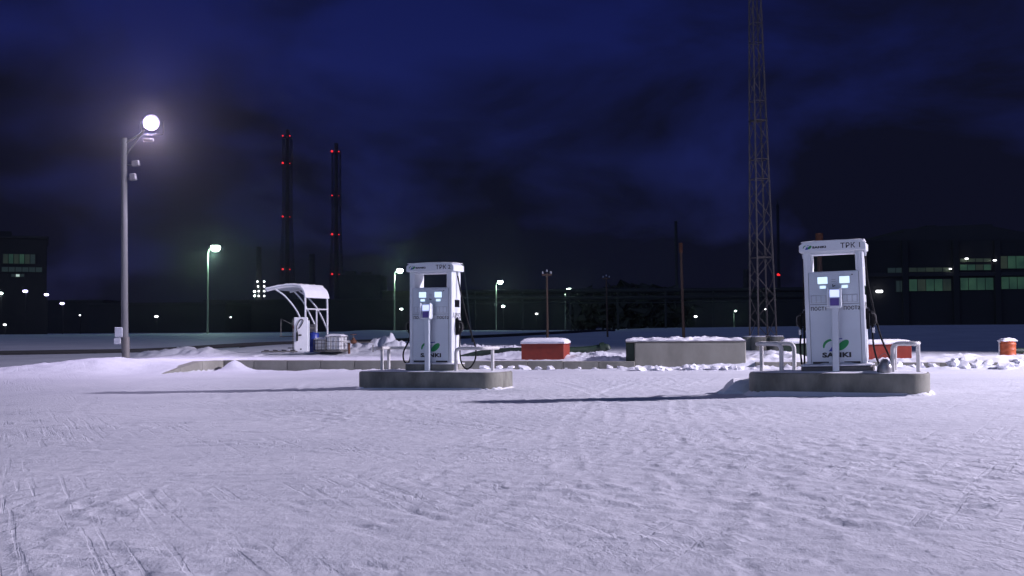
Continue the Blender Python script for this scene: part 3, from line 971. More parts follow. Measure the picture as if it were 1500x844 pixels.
def main_post():
    x, y = -13.35, 40.0
    z = gz(x, y) - .05
    root = empty('lamp_post', (x, y, z))
    H = 7.75
    MB().tube([(0.04, 0, 0), (0, 0, 1.0), (-.06, 0, H)], [.125, .12, .10], 14).build('column', 'pole_grey', root, smooth=True)
    MB().tube([(0.045, 0, -.2), (.035, 0, .85)], [.135, .13], 14).build('footing_sleeve', 'steel', root, smooth=True)
    MB().tube(smoothpath([(-.06, 0, H - .25), (.12, 0, H - .1), (.5, -.02, H + .12), (.82, -.02, H + .42)], 6), .035, 8).build('arm', 'pole_grey', root, smooth=True)
    MB().tube([(-.06, 0, H - .7), (.62, -.02, H + .2)], .022, 8).build('brace', 'pole_grey', root, smooth=True)
    lamp_head(root, (.90, -.06, H + .52), (R(-66), R(14)), 'lamp_violet', .85)
    MB().tube(elbow([(.50, .0, H + .55), (.52, .1, H + .12), (1.28, .1, H + .12), (1.30, .0, H + .55)], .08), .018, 6).build('yoke', 'pole_grey', root, smooth=True)
    MB().box((.80, .0, H - .08), (.34, .14, .10), .02).build('reflection_box', 'lamp_shell', root)  # box added where the lamp's oval reflection shows below the head
    for dx, dz, sz in ((.36, -.95, (.26, .2, .2)), (.27, -1.42, (.22, .2, .24))):
        MB().tube([(-.05, 0, H + dz), (dx, 0, H + dz)], .025, 8).build('bracket', 'pole_grey', root, smooth=True)
        MB().box((dx, -.02, H + dz + .05), sz, .02, Matrix.Rotation(R(-8), 3, 'Y')).build('camera_box', 'lamp_shell', root)
    MB().box((-.17, -.02, 1.02), (.28, .22, .34), .02).build('junction_box', 'grey_paint', root)
    MB().box((-.22, -.02, .72), (.24, .2, .22), .02).build('meter_box', 'grey_paint', root)
    tag(root, 'tall grey lamp post with bright violet floodlight beside the ramp', 'lamp post')
    link_light('lamp_post_light', 'SPOT', (x + .95, y - .25, z + H + .18), POST_POWER, (.80, .68, 1.0), .25, aim=(x + 5, y - 12, 2.0), cone=172, blend=.4)
main_post()

# the yard's other floodlight mast, whose light throws the pump's shadow to the left
def key_post():
    x, y, z = KEY_POS
    g = gz(x + .9, y)
    root = empty('floodlight_mast', (x + .9, y, g))
    MB().tube([(0, 0, 0), (0, 0, z - g + .3)], [.16, .10], 14).build('column', 'pole_grey', root, smooth=True)
    MB().tube([(0, 0, z - g + .15), (-.55, 0, z - g + .22)], .04, 8).build('arm', 'pole_grey', root, smooth=True)
    lamp_head(root, (-.62, 0, z - g + .2), (R(-25), R(90)), 'lamp_violet', 1.1)
    tag(root, 'tall floodlight mast standing beyond the pump marked 1', 'lamp post')
    link_light('floodlight', 'SPOT', KEY_POS, KEY_POWER, (.875, .805, 1.0), .6, aim=KEY_AIM, cone=80, blend=.65)
key_post()

# ------------------------------------------------------------------ lattice mast
def lattice(root, base, top, h, z0, bays, r_leg, r_br, matl, yaw, heavy=(), parts=True):
    """four legs, girts and zigzag braces; base / top = half widths"""
    cs = [Matrix.Rotation(yaw, 3, 'Z') @ Vector((sx, sy, 0)) for sx, sy in ((-1, -1), (1, -1), (1, 1), (-1, 1))]
    P = lambda k, t: cs[k % 4] * (base + (top - base) * t) + Vector((0, 0, z0 + h * t))
    for k in range(4):
        MB().tube([P(k, 0), P(k, 1)], r_leg, 6).build('leg', matl, root, smooth=True)
    for k in range(4):
        flip = (k // 2) % 2
        for i in range(len(bays) - 1):
            a, b = bays[i], bays[i + 1]
            p, q = (P(k, a), P(k + 1, b)) if (i + flip) % 2 else (P(k + 1, a), P(k, b))
            MB().tube([p, q], r_br, 5).build('brace', matl, root)
            if i in heavy:
                MB().tube([P(k, a), P(k + 1, a)], r_br * 1.3, 5).build('girt', matl, root)

def mast():
    c = at(1118, 495, 56)
    root = empty('lattice_mast', (c.x, c.y, .35), 0)
    zb = .50
    H = 19.0
    n = 20
    bays = [k / n for k in range(n + 1)]
    root.rotation_euler = (0, R(-.55), 0)
    lattice(root, .47, .165, H, zb, bays, .042, .020, 'tower_steel', R(14), heavy=(0, 4, 8, 9, 12, 15, 16, 18))
    for sx in (-1, 1):
        for sy in (-1, 1):
            p = Matrix.Rotation(R(14), 3, 'Z') @ Vector((sx * .47, sy * .47, 0))
            pad = MB().lathe([(.36, -.6), (.36, zb - .06), (.34, zb - .02)], (p.x, p.y, 0), 18).build('concrete_pad', 'concrete', root, smooth=True)
            MB().lathe([(.345, zb - .022), (.33, zb + .015), (.2, zb + .03)], (p.x, p.y, 0), 16).build('pad_snow', 'snow_cap', root, smooth=True)
    for z, r in ((zb + H * .882, .36), (zb + H * .55, .34)):
        MB().box((0, 0, z), (r * 2, r * 2, .06), .01, Matrix.Rotation(R(14), 3, 'Z')).build('service_deck', 'tower_steel', root)
    tag(root, 'tall brown lattice mast on round concrete pads behind the vault', 'mast')
mast()

# ------------------------------------------------------------------ thin poles
def thin_pole(px, top, base, Y, r, label, cap=None, matl='wood_pole'):
    a = at(px[1], base, Y)
    b = at(px[0], top, Y)
    g = min(a.z, gz(a.x, Y))
    root = empty('utility_pole', (a.x, Y, g))
    MB().tube([(0, 0, -.1), (b.x - a.x, 0, b.z - g)], [r, r * .75], 10).build('shaft', matl, root, smooth=True)
    if cap == 'arm':
        MB().box((b.x - a.x, 0, b.z - g - .1), (.55, .08, .09), .01).build('crossarm', matl, root)
        for s in (-1, 0, 1):
            MB().lathe([(.03, 0), (.05, .04), (.03, .1), (.015, .13)], (b.x - a.x + s * .22, 0, b.z - g - .04 + (.1 if s == 0 else 0)), 8).build('insulator', 'white_plastic', root, smooth=True)
    elif cap == 'band':
        MB().tube([(b.x - a.x, 0, b.z - g - .5), (b.x - a.x, 0, b.z - g)], r * 1.25, 10).build('cap_band', 'rust', root, smooth=True)
    tag(root, label, 'pole', 'bare poles in the field')
thin_pole((801, 802), 400, 497, 62, .07, 'thin bare pole behind the lone red box', 'arm')
thin_pole((888, 890), 406, 489, 84, .07, 'thin bare pole between the red box and the vault', 'arm')
thin_pole((997, 1002), 356, 496, 60, .08, 'thick brown pole rising behind the concrete vault', 'band')
thin_pole((1200, 1203), 342, 496, 58, .15, 'brown pole standing right behind the pump marked 1', 'band')
thin_pole((679, 692), 385, 490, 74, .05, 'thin leaning pole just right of the pump marked 2', None, 'pole_far')

# ------------------------------------------------------------------ small shelter with its own dispenser
def shelter():
    c = Vector((-8.44, 45.5, 0))
    zb = gz(c.x, c.y)
    c = Vector((c.x, c.y, .5))
    rz = R(-52)                 # long axis of the roof curve runs to the left and towards the camera
    root = empty('shelter', c)
    sx = 1 / (1700 / 45.5)      # metres per reading
    # profile (x across the picture, z up) of the bent frame, repeated along a short depth
    prof = [(-1.19, 2.34), (-.86, 2.42), (-.45, 2.49), (-.12, 2.51), (.12, 2.46), (.26, 2.30), (.32, 2.05), (.33, 1.6)]
    off = Vector((.59, 1.7, 0))     # from the near frame to the far frame
    near0 = Vector((0, 0, 0))
    def fr(o):
        pts = smoothpath([Vector((x, 0, z)) + o for x, z in prof], 4)
        MB().tube(pts + [Vector((.33, 0, -.1)) + o], .04, 8).build('frame_pipe', 'white_enamel', root, smooth=True)
        MB().tube(smoothpath([Vector((x, 0, z)) + o for x, z in ((-.82, 2.38), (-.46, 2.12), (-.08, 1.66), (.15, 1.22), (.33, .80))], 4), .032, 8).build('brace_pipe', 'white_enamel', root, smooth=True)
    fr(near0); fr(off)
    MB().tube([Vector((.33, 0, 1.62)), Vector((.33, 0, 1.62)) + off], .03, 8).build('cross_pipe', 'white_enamel', root, smooth=True)
    mid = off * .5
    MB().tube([Vector((.33, 0, -.1)) + mid, Vector((.33, 0, 1.62)) + mid], .035, 8).build('frame_pipe', 'white_enamel', root, smooth=True)
    MB().tube(smoothpath([Vector((x, 0, z)) + mid for x, z in ((-.6, 2.38), (-.25, 1.98), (.05, 1.45), (.33, .85))], 4), .03, 8).build('brace_pipe', 'white_enamel', root, smooth=True)
    # roof sheet and the snow on it, swept from frame to frame
    pts = smoothpath([Vector((x, 0, z)) for x, z in prof[:-1]], 5)
    nrm = []
    for i, p in enumerate(pts):
        t = (pts[min(i + 1, len(pts) - 1)] - pts[max(i - 1, 0)]).normalized()
        nrm.append(Vector((-t.z, 0, t.x)))
    def sheet(d0, d1, nseg, a, b, wob, name, matl):
        vs, fs = [], []
        n = len(pts)
        for j in range(nseg + 1):
            o = off * (-.04 + 1.08 * j / nseg)
            for i in range(n):
                th = d1 + wob * mnoise.noise(Vector((i * .5, j * .8, 3)))
                lim = i <= b + (3 * mnoise.noise(Vector((j * .9, 1, 7))) if wob else 0)
                vs.append(pts[i] + o + nrm[i] * d0)
                vs.append(pts[i] + o + nrm[i] * (th if lim else d0 + .002))
        w = n * 2
        for j in range(nseg):
            for i in range(n - 1):
                q = j * w + i * 2
                fs.append((q, q + 2, q + w + 2, q + w)); fs.append((q + 1, q + w + 1, q + w + 3, q + 3))
            for i in (0, n - 1):
                q = j * w + i * 2
                fs.append((q, q + w, q + w + 1, q + 1))
        for j in (0, nseg):
            for i in range(n - 1):
                q = j * w + i * 2
                fs.append((q, q + 1, q + 3, q + 2))
        MB().add(vs, fs).build(name, matl, root, smooth=True)
    sheet(.04, .06, 6, 0, 99, 0, 'roof_sheet', 'panel_paint')
    sheet(.062, .11, 12, 0, 20, .03, 'roof_snow', 'snow_cap')
    tag(root, 'small open shelter with curved snowy roof on white pipe frames', 'shelter')
    # dispenser beneath it
    d = empty('small_dispenser', at(441, 512, 44.6).xy.to_3d() + Vector((0, 0, .46)), R(8))
    MB().box((0, 0, .66), (.52, .42, 1.32), .02).build('cabinet', 'white_enamel', d)
    MB().box((.29, .05, .60), (.05, .36, 1.2), .01).build('side_cover', 'white_paint', d)
    MB().tube(smoothpath([(-.12, -.23, .70), (-.16, -.25, .95), (-.02, -.25, 1.22), (.08, -.24, 1.20), (.04, -.24, 1.05), (-.08, -.24, .88)], 5), .016, 8).build('hose', 'black_rubber', d, smooth=True)
    MB().box((-.14, -.24, .58), (.07, .05, .34), .012).build('nozzle', 'black_rubber', d)
    MB().box((-.03, -.24, .64), (.12, .04, .05), .01).build('nozzle_trigger', 'black_rubber', d)
    MB().box((0, -.213, .10), (.06, .008, .05)).build('lock', 'black_print', d)
    MB().box((-.29, .0, .95), (.04, .2, .14), .01).build('side_bracket', 'red_box', d)
    tag(d, 'white narrow dispenser with black nozzle under the curved shelter', 'fuel pump')
    # controls and blue drum behind it
    q = at(457, 490, 45.6)
    cb = empty('control_panel', (q.x, q.y, .45))
    MB().tube([(0, 0, 0), (0, 0, .78)], .025, 8).build('stand', 'steel', cb)
    MB().box((0, 0, .9), (.30, .12, .34), .02).build('panel_box', 'lamp_shell', cb)
    for x, z, r in ((-.08, .80, .05), (.06, 1.02, .065), (.06, .92, .03)):
        MB().lathe([(r, -.02), (r * .9, .02), (r * .3, .035)], (0, 0, 0), 12).build('indicator', 'blue_led', cb, smooth=True)
        o = cb.children[-1]; o.location = (x, -.062, z); o.rotation_euler = (R(90), 0, 0)
    tag(cb, 'dark control box with glowing blue lights behind the narrow dispenser', 'control box')
    q = at(458, 510, 45.3)
    dr = empty('blue_drum', (q.x - .02, q.y + .25, .42))
    MB().lathe([(.21, 0), (.235, .02), (.235, .22), (.245, .24), (.235, .26), (.235, .50), (.245, .52), (.235, .54), (.235, .73), (.20, .76)], n=18).build('drum_shell', 'blue_plastic', dr, smooth=True)
    MB().lathe([(.06, .76), (.06, .79), (.02, .80)], n=10).build('bung', 'blue_plastic', dr, smooth=True)
    tag(dr, 'blue plastic drum between the shelter posts', 'drum')
    # two caged liquid containers
    def ibc(px, w, h, Y, lab, flat):
        q = at(px, 512, Y)
        r = empty('caged_container', (q.x, q.y, .44), R(-8))
        MB().box((0, 0, h / 2 + .03), (w - .06, .9, h - .06), .05).build('tank', 'white_plastic', r)
        MB().box((0, 0, .02), (w, 1.0, .04), .005).build('pallet', 'steel', r)
        cg = MB()
        nb = max(3, int(w / .17))
        for k in range(nb + 1):
            x = -w / 2 + w * k / nb
            for yy in (-.48, .48):
                cg.tube([(x, yy, .04), (x, yy, h)], .010, 5)
        for k in range(4):
            z = .05 + (h - .07) * k / 3
            cg.tube([(-w / 2, -.49, z), (w / 2, -.49, z), (w / 2, .49, z), (-w / 2, .49, z), (-w / 2, -.49, z)], .010, 5)
        cg.build('wire_cage', 'steel', r)
        s = snow_slab(w - .05, .9, .07, px, 12, 8, .5).build('snow_cover', 'snow_cap', r, smooth=True)
        s.location = (0, 0, h + .002)
        MB().lathe([(.08, 0), (.08, .05), (.02, .06)], (0, 0, h), 10).build('filler_cap', 'black_rubber', r, smooth=True)
        tag(r, lab, 'container', 'caged containers by the shelter')
    ibc(473.5, .48, .48, 45.6, 'low snow-covered caged container next to the blue drum', True)
    ibc(493.5, .62, .60, 45.3, 'white caged container next to the rusty valve', False)
    # valve on a pipe
    q = at(514, 512, 45.2)
    v = empty('pipe_valve', (q.x, q.y, .40))
    MB().tube([(-.42, 0, .42), (.10, 0, .42)], .055, 10).build('pipe', 'pipe_white', v, smooth=True)
    MB().tube([(-.46, 0, .42), (-.40, 0, .42)], .10, 12).build('flange', 'steel', v, smooth=True)
    MB().tube([(-.07, 0, -.1), (-.07, 0, .42)], .045, 10).build('riser', 'rust', v, smooth=True)
    MB().lathe([(.06, .34), (.12, .37), (.12, .47), (.07, .50), (.05, .58)], (.10, 0, 0), 12).build('valve_body', 'rust', v, smooth=True)
    MB().tube([(.10, 0, .55), (.10, 0, .72)], .02, 8).build('stem', 'steel', v, smooth=True)
    ring = [(.10 + .12 * math.cos(R(a)), .12 * math.sin(R(a)), .70) for a in range(0, 361, 30)]
    MB().tube(ring, .014, 6, False).build('hand_wheel', 'rust', v, smooth=True)
    MB().tube([(-.02, 0, .70), (.22, 0, .70)], .01, 6).build('wheel_spoke', 'rust', v)
    MB().tube([(.18, 0, .40), (.85, .1, .40)], .018, 8).build('thin_pipe', 'steel', v, smooth=True)
    MB().tube([(.85, .1, -.1), (.85, .1, .30)], .022, 8).build('thin_post', 'steel', v, smooth=True)
    tag(v, 'rusty valve with hand wheel on a pipe by the caged containers', 'valve')
    # dark frame left of the dispenser and a steel ramp frame on the snow
    q = at(431, 512, 46.2)
    h = empty('step_frame', (q.x - .05, q.y, .42))
    MB().tube([(-.48, 0, .62), (-.48, 0, 1.32)], .016, 6).build('upright', 'steel', h)
    MB().tube([(0, 0, -.05), (0, 0, 1.32)], .018, 6).build('upright', 'steel', h)
    MB().tube([(-.48, 0, 1.32), (0, 0, 1.08)], .014, 6).build('handrail', 'steel', h)
    MB().box((-.24, 0, .62), (.52, .36, .04), .005).build('platform', 'steel', h)
    MB().box((-.12, 0, .38), (.30, .3, .03), .004).build('tread', 'steel', h)
    MB().box((-.06, 0, .16), (.24, .3, .03), .004).build('tread', 'steel', h)
    tag(h, 'dark metal step with thin handrail behind the narrow dispenser', 'steps')
    q = at(410, 513, 44.5)
    ld = empty('ladder_frame', (q.x, q.y, .44), R(8))
    for yy in (-.28, .28):
        MB().box((0, yy, .035), (1.35, .05, .05), .006).build('side_bar', 'steel', ld)
    for k in range(4):
        MB().box((-.5 + k * .33, 0, .08), (.045, .60, .04), .006, Matrix.Rotation(R(18), 3, 'Z')).build('rung', 'steel', ld)
    tag(ld, 'dark ladder frame lying on snow in front of the shelter', 'ladder')
shelter()

# ------------------------------------------------------------------ low black pipeline across the field
def pipeline():
    root = empty('pipeline', (0, 70, 0))
    pts = []
    for px, Y in ((-120, 56), (0, 57), (120, 59), (230, 62), (380, 66), (520, 72), (640, 78), (780, 88), (850, 98), (900, 110)):
        p = at(px, 500, Y)
        pts.append(Vector((p.x, Y, gz(p.x, Y) + .10)))
    path = smoothpath(pts, 6)
    MB().tube([p - root.location for p in path], .11, 8).build('pipe', 'far_steel', root, smooth=True)
    me = MB().box((0, 0, -.12), (.3, .3, .3), .02).mesh('support', 'far_steel')
    for p in path[3::5]:
        o = link_mesh('support', me, root); o.location = p - root.location - Vector((0, 0, .08))
    tag(root, 'long low black pipeline crossing the dark snowfield', 'pipeline')
pipeline()

# ------------------------------------------------------------------ distant street lamps
def street_lamp_proto():
    root = empty('street_lamp', (0, 0, 0))
    MB().tube([(0, 0, -.5), (0, 0, 7.6)], [.11, .08], 8).build('column', 'pole_far', root, smooth=True)
    MB().tube(smoothpath([(0, 0, 7.5), (.1, 0, 8.0), (.55, 0, 8.35)], 4), .04, 6).build('arm', 'pole_far', root, smooth=True)
    MB().lathe([(.20, .16), (.40, .02), (.42, -.02)], (.75, 0, 8.45), 14).build('hood', 'lamp_shell', root, smooth=True)
    MB().lathe([(.41, -.02), (.46, -.16), (.40, -.36), (.24, -.50), (.06, -.54)], (.75, 0, 8.45), 14).build('bowl', 'lamp_green', root, smooth=True)
    return root
def copy_tree(o, parent=None):
    c = o.copy()
    C.objects.link(c)
    if parent is not None:
        c.parent = parent
    for ch in list(o.children):
        copy_tree(ch, c)
    return c
LAMPS = [(304, 487, 361, 118, 'street lamp with green glare nearest the tall violet lamp post', 900, 0),
         (578, 487, 395, 150, 'street lamp showing just left of the pump marked 2', 700, 0),
         (727, 486, 412, 190, 'first street lamp right of the pump marked 2', 450, 0),
         (828, 485, 423, 232, 'street lamp right of the thin pole behind the lone red box', 300, 0),
         (897, 484, 431, 275, 'street lamp beside the thin pole left of the vault', 250, 0),
         (948, 484, 438, 318, 'upper one of two close street lamps above the vault', 200, 0),
         (963, 484, 447, 400, 'lower one of two close street lamps above the vault', 200, 0),
         (1075, 482, 455, 250, 'low street lamp just left of the lattice mast', 200, .55)]
proto = street_lamp_proto()
for i, (px, pb, pt, Y, lab, pw, k) in enumerate(LAMPS):
    o = proto if i == 0 else copy_tree(proto)
    b, t = at(px, pb, Y), at(px, pt, Y)
    g = gz(b.x, Y)
    s = (t.z - g) / 8.4
    o.location = (b.x, Y, g)
    o.scale = (max(s, .55),) * 2 + (s,)
    tag(o, lab, 'street lamp', 'street lamps along the far road')
    link_light('street_lamp_light', 'POINT', (b.x + .75, Y - .1, g + 7.9 * s - .35), pw * 2.2, (.62, 1.0, .80), .3)

# ------------------------------------------------------------------ far works: stacks, sheds, buildings
def stack(px, top, Y, r, beacons, label, frame, seed):
    b = at(px, 487, Y)
    t = at(px, top, Y)
    root = empty('chimney_stack', (b.x, Y, 0))
    H = t.z
    MB().tube([(0, 0, 0), (0, 0, H * .5), (0, 0, H)], [r * .85, r * .75, r * .65] if frame else [r, r * .85, r * .75], 14).build('flue', 'far_steel', root, smooth=True)
    if frame:
        fm = MB()
        w0, w1 = r * 2.7, r * 1.35
        n = 14
        P = lambda k, q: Vector(((-1, 1, 1, -1)[k % 4], (-1, -1, 1, 1)[k % 4], 0)) * (w0 + (w1 - w0) * min(1, q / .6)) + Vector((0, 0, H * .96 * q))
        for k in range(4):
            MB().tube([P(k, 0), P(k, .6), P(k, 1)], .2, 5).build('frame_leg', 'far_steel', root)
        for i in range(n):
            for k in range(4):
                fm.tube([P(k, i / n), P(k + 1, (i + 1) / n)], .1, 4)
                fm.tube([P(k + 1, i / n), P(k, (i + 1) / n)], .1, 4)
                fm.tube([P(k, i / n), P(k + 1, i / n)], .1, 4)
        fm.build('frame_lattice', 'far_steel', root)['kind'] = 'stuff'
        for q in beacons:
            z = at(px, q, Y).z
            dk = MB().lathe([(r * 1.5, z - .3), (r * 1.5, z - .1), (r * 1.1, z)], n=14).build('gallery', 'far_steel', root)
    rr = random.Random(seed)
    for q in beacons:
        z = at(px, q, Y).z
        for j, dx in enumerate((-r * 1.25, r * 1.1)):
            k = rr.uniform(.5, .85) if j == 0 else rr.uniform(.25, .5)
            MB().lathe([(.5 * k, 0), (.75 * k, .3 * k), (.75 * k, .9 * k), (.3 * k, 1.3 * k)], (dx, -r * 1.6, z), 8).build('beacon', 'beacon_red', root, smooth=True)
    tag(root, label, 'chimney', 'chimneys on the skyline')
    return root
stack(421, 190, 620, 1.6, (201, 241, 319, 396), 'tallest framed chimney with red beacons rising behind the shelter', True, 1)
stack(493, 210, 640, 1.6, (224, 288, 345, 403), 'second framed chimney with red beacons right of the tallest one', True, 2)
s3 = stack(379, 362, 480, 1.5, (), 'short stack with stacked white lights left of the shelter roof', False, 3)
for (px, py) in ((377, 413), (387, 413), (378, 420), (387, 420), (373, 427.5), (379, 427), (387, 427), (373, 434), (379, 434), (387, 434), (373, 441), (387, 441)):
    p = at(px, py, 476)
    MB().lathe([(.18, -.2), (.36, 0), (.36, .25), (.15, .42)], tuple(p - s3.location), 8).build('work_light', 'lamp_white' if px != 373 else 'lamp_green', s3, smooth=True)
for dx in (-1.2, 1.0, 3.0):
    MB().tube([(dx, -2.2, 0), (dx, -2.2, 23)], .12, 5).build('service_post', 'far_steel', s3)
stack(457, 372, 520, 1.7, (), 'short dark stack between the two framed chimneys', False, 4)
stack(992, 324, 420, .7, (), 'dark narrow stack behind the thick brown pole', False, 5)
stack(1094, 395, 380, 1.2, (), 'dark stub stack just left of the lattice mast', False, 8)
s6 = stack(1142, 292, 520, .28, (404,), 'slim dark mast with red beacon right of the lattice mast', True, 6)

def far_block(name, px0, px1, top, Y, depth, label, cat, roof=None, base=490):
    a, b = at(px0, top, Y), at(px1, top, Y)
    z0 = 0.0
    root = empty(name, ((a.x + b.x) / 2, Y, z0))
    w, h = b.x - a.x, (a.z + b.z) / 2 - z0
    MB().box((0, depth / 2, h / 2), (w, depth, h), .05).build('wall', 'far_wall', root)
    MB().box((0, depth / 2, h + .25), (w + .8, depth + .8, .5), .05).build('roof', 'far_roof', root)
    tag(root, label, cat)
    return root, w, h
r_, w_, h_ = far_block('boiler_house', 496, 557, 404, 560, 30, 'dark flat block at the foot of the second framed chimney', 'building')
for x, hh in ((-5, 2), (3, 1.4)):
    MB().box((x, 6, h_ + .5 + hh / 2), (5, 6, hh), .05).build('roof_vent', 'far_roof', r_)
far_block('long_shed', 130, 330, 446, 300, 30, 'low dark shed between the violet lamp post and the shelter', 'building')
far_block('long_shed', 300, 600, 441, 340, 30, 'long dark shed behind the curved shelter', 'building')
far_block('long_shed', 60, 150, 442, 330, 20, 'low dark shed right of the office block', 'building')
far_block('long_shed', 560, 705, 428, 360, 30, 'dark shed behind the pump marked 2', 'building')
r_, w_, h_ = far_block('long_shed', 690, 870, 430, 330, 30, 'dark shed behind the thin pole over the red box', 'building')
r_, w_, h_ = far_block('long_shed', 990, 1290, 424, 330, 30, 'long dark shed behind the lattice mast', 'building')

# pipe bridge in front of the sheds
def pipe_bridge():
    Y = 215
    a, b = at(660, 428, Y), at(1290, 421, Y)
    root = empty('pipe_bridge', ((a.x + b.x) / 2, Y, 0))
    L = b.x - a.x
    zt = 8.4
    for i, (dz, dy, r) in enumerate(((0, 0, .35), (-.2, 1.0, .3), (-1.3, .2, .28), (-1.5, 1.1, .35), (-2.3, .3, .12))):
        MB().tube([(-L / 2, dy, zt + dz), (L / 2, dy, zt + dz)], r, 8).build('pipe', 'far_steel', root, smooth=True)
    me = MB().box((0, 0, 4.2), (.35, .35, 8.4), .02).box((0, .6, zt - .45), (.3, 2.4, .3), .02).box((0, .6, zt - 1.85), (.3, 2.4, .3), .02).mesh('trestle', 'far_steel')
    n = 9
    for k in range(n):
        o = link_mesh('trestle', me, root)
        o.location = (-L / 2 + (k + .5) * L / n, .3, 0)
    tag(root, 'dark pipe bridge running behind the poles and the lattice mast', 'pipe bridge')
pipe_bridge()

# far wood
def wood():
    mb = MB()
    rr = random.Random(21)
    for k in range(420):
        px = rr.uniform(835, 1010)
        env = 425 + 6 * abs((px - 925) / 85) ** 2 + 6 * mnoise.noise(Vector((px * .06, 0, 0)))
        py = rr.uniform(env, 478)
        p = at(px, py, 262 + rr.uniform(-8, 12))
        s = rr.uniform(.5, 1.5)
        n = 7
        vs = [p + Vector((rr.gauss(0, s), rr.gauss(0, s), rr.gauss(0, s * .8))) for _ in range(n)]
        mb.add(vs, [(0, 1, 2), (1, 2, 3), (2, 3, 4), (3, 4, 5), (4, 5, 6), (0, 3, 6), (1, 4, 6)])
    for k in range(40):
        px = rr.uniform(835, 1010)
        a = at(px, 480, 265); b = at(px + rr.uniform(-4, 4), rr.uniform(424, 434), 265)
        mb.tube([Vector((a.x, a.y, 0)), b], [.16, .05], 4)
    o = mb.build('wood', 'far_tree')
    tag(o, 'dark bare wood behind the street lamps above the vault', 'wood', kind='stuff')
wood()

# office block on the left edge
def office():
    corner = at(69, 350, 190)
    yaw = math.atan2(-corner.x, corner.y)
    root = empty('office_block', (corner.x, corner.y, 0), yaw)
    ax, ny = Vector((math.cos(yaw), math.sin(yaw), 0)), Vector((-math.sin(yaw), math.cos(yaw), 0))
    c0 = Vector((0, 0, CAMZ))
    def loc(px, py):
        d = at(px, py, 1.0) - c0
        p = c0 + d * ((corner - c0).dot(ny) / d.dot(ny))
        return (p - root.location).dot(ax), p.z
    w, h = 24.0, corner.z
    MB().box((-w / 2, 8, h / 2), (w, 16, h), .05).build('wall', 'far_wall', root)
    MB().box((-w / 2, 8, h + .2), (w + .5, 16.5, .4), .05).build('roof', 'far_roof', root)
    MB().box((-8, 8, h + .9), (5, 6, 1.2), .05).build('roof_vent', 'far_roof', root)
    def win(px0, px1, py0, py1, m, n):
        (xa, za), (xb, zb) = loc(px0, py1), loc(px1, py0)
        fr = MB().box(((xa + xb) / 2, -.08, (za + zb) / 2), (xb - xa + .3, .12, zb - za + .3), .02).build('window', 'far_steel', root)
        for k in range(n):
            x = xa + (xb - xa) * (k + .5) / n
            MB().box((x, -.16, (za + zb) / 2), ((xb - xa) / n - .12, .04, zb - za), .005).build('pane', m[k % len(m)], fr)
    win(4, 52, 373, 386, ['window_dim', 'window_green', 'window_dim', 'window_green', 'window_dim', 'window_faint'], 6)
    win(-60, -4, 373, 386, ['window_dim', 'window_green'], 6)
    win(16, 36, 402, 405.5, ['window_faint', 'window_pale'], 3)
    win(2, 62, 392, 398, ['window_faint'], 6)
    tag(root, 'dark office block with a lit green window row beside the violet lamp post', 'building')
office()

# works hall on the right
def hall():
    Y = 150
    X = lambda px: at(px, 420, Y).x
    Zs = lambda py, px=1400: at(px, py, Y).z
    x0, x1 = X(1262), X(1760)
    root = empty('works_hall', ((x0 + x1) / 2, Y, 0))
    cx = root.location.x
    base_top = Zs(352)
    MB().box((0, 14, base_top / 2), (x1 - x0, 28, base_top), .05).build('wall', 'far_wall', root)
    poly = [(X(1262), Zs(352)), (X(1326), Zs(340)), (X(1327), Zs(335)), (X(1360), Zs(333)), (X(1361), Zs(329.5)), (X(1374), Zs(329.5)), (X(1375), Zs(331)),
            (X(1456), Zs(328.5)), (X(1458), Zs(332)), (X(1500), Zs(340)), (X(1760), Zs(352))]
    MB().prism([(x - cx, z) for x, z in poly], .2, 27.8, 'y').build('roof', 'far_roof', root)
    MB().box((0, -.2, Zs(402)), (x1 - x0, .4, .5), .03).build('ledge', 'far_roof', root)
    for px in (1262, 1325, 1399, 1460, 1530, 1600):
        MB().box((X(px) - cx, -.25, base_top / 2), (.75, .6, base_top), .03).build('pier', 'far_wall', root)
    rr = random.Random(4)
    def win(px0, px1, py0, py1, m, n, tilt=0):
        xa, xb, za, zb = X(px0), X(px1), Zs(py1), Zs(py0)
        fr = MB().box(((xa + xb) / 2 - cx, -.06, (za + zb) / 2), (xb - xa + .2, .10, zb - za + .2), .01).build('window', 'far_steel', root)
        for k in range(n):
            x = xa + (xb - xa) * (k + .5) / n
            MB().box((x - cx, -.13, (za + zb) / 2), ((xb - xa) / n - .09, .03, zb - za), .004).build('pane', m if rr.random() > .15 else 'window_dim', fr)
    win(1331, 1393, 409, 426, 'window_green', 5)
    win(1406, 1455, 407.5, 425, 'window_green', 4)
    win(1466, 1525, 406.5, 424, 'window_green', 5)
    win(1540, 1595, 406, 423, 'window_green', 4)
    win(1331, 1393, 392, 398, 'window_dim', 5)
    win(1406, 1452, 388, 396, 'window_green', 4)
    win(1406, 1452, 379, 384, 'window_dim', 4)
    win(1464, 1525, 376, 394, 'window_green', 5)
    win(1312, 1324, 411, 427, 'window_faint', 2)
    win(1300, 1324, 392, 399, 'window_faint', 2)
    for px, py, s in ((1416, 379, .22), (1457, 381.5, .22), (1392, 394, .16), (1288, 427, .42)):
        p = at(px, py, Y - .6)
        MB().box((p.x - cx, -.62, p.z), (s * 2.1, .2, s * .75), .08).build('wall_light', 'lamp_white', root)
        MB().box((p.x - cx, -.38, p.z + .1), (s, .3, .1), .02).build('light_bracket', 'far_steel', root)
    tag(root, 'large dark works hall with green lit windows behind the pump marked 1', 'building')
hall()

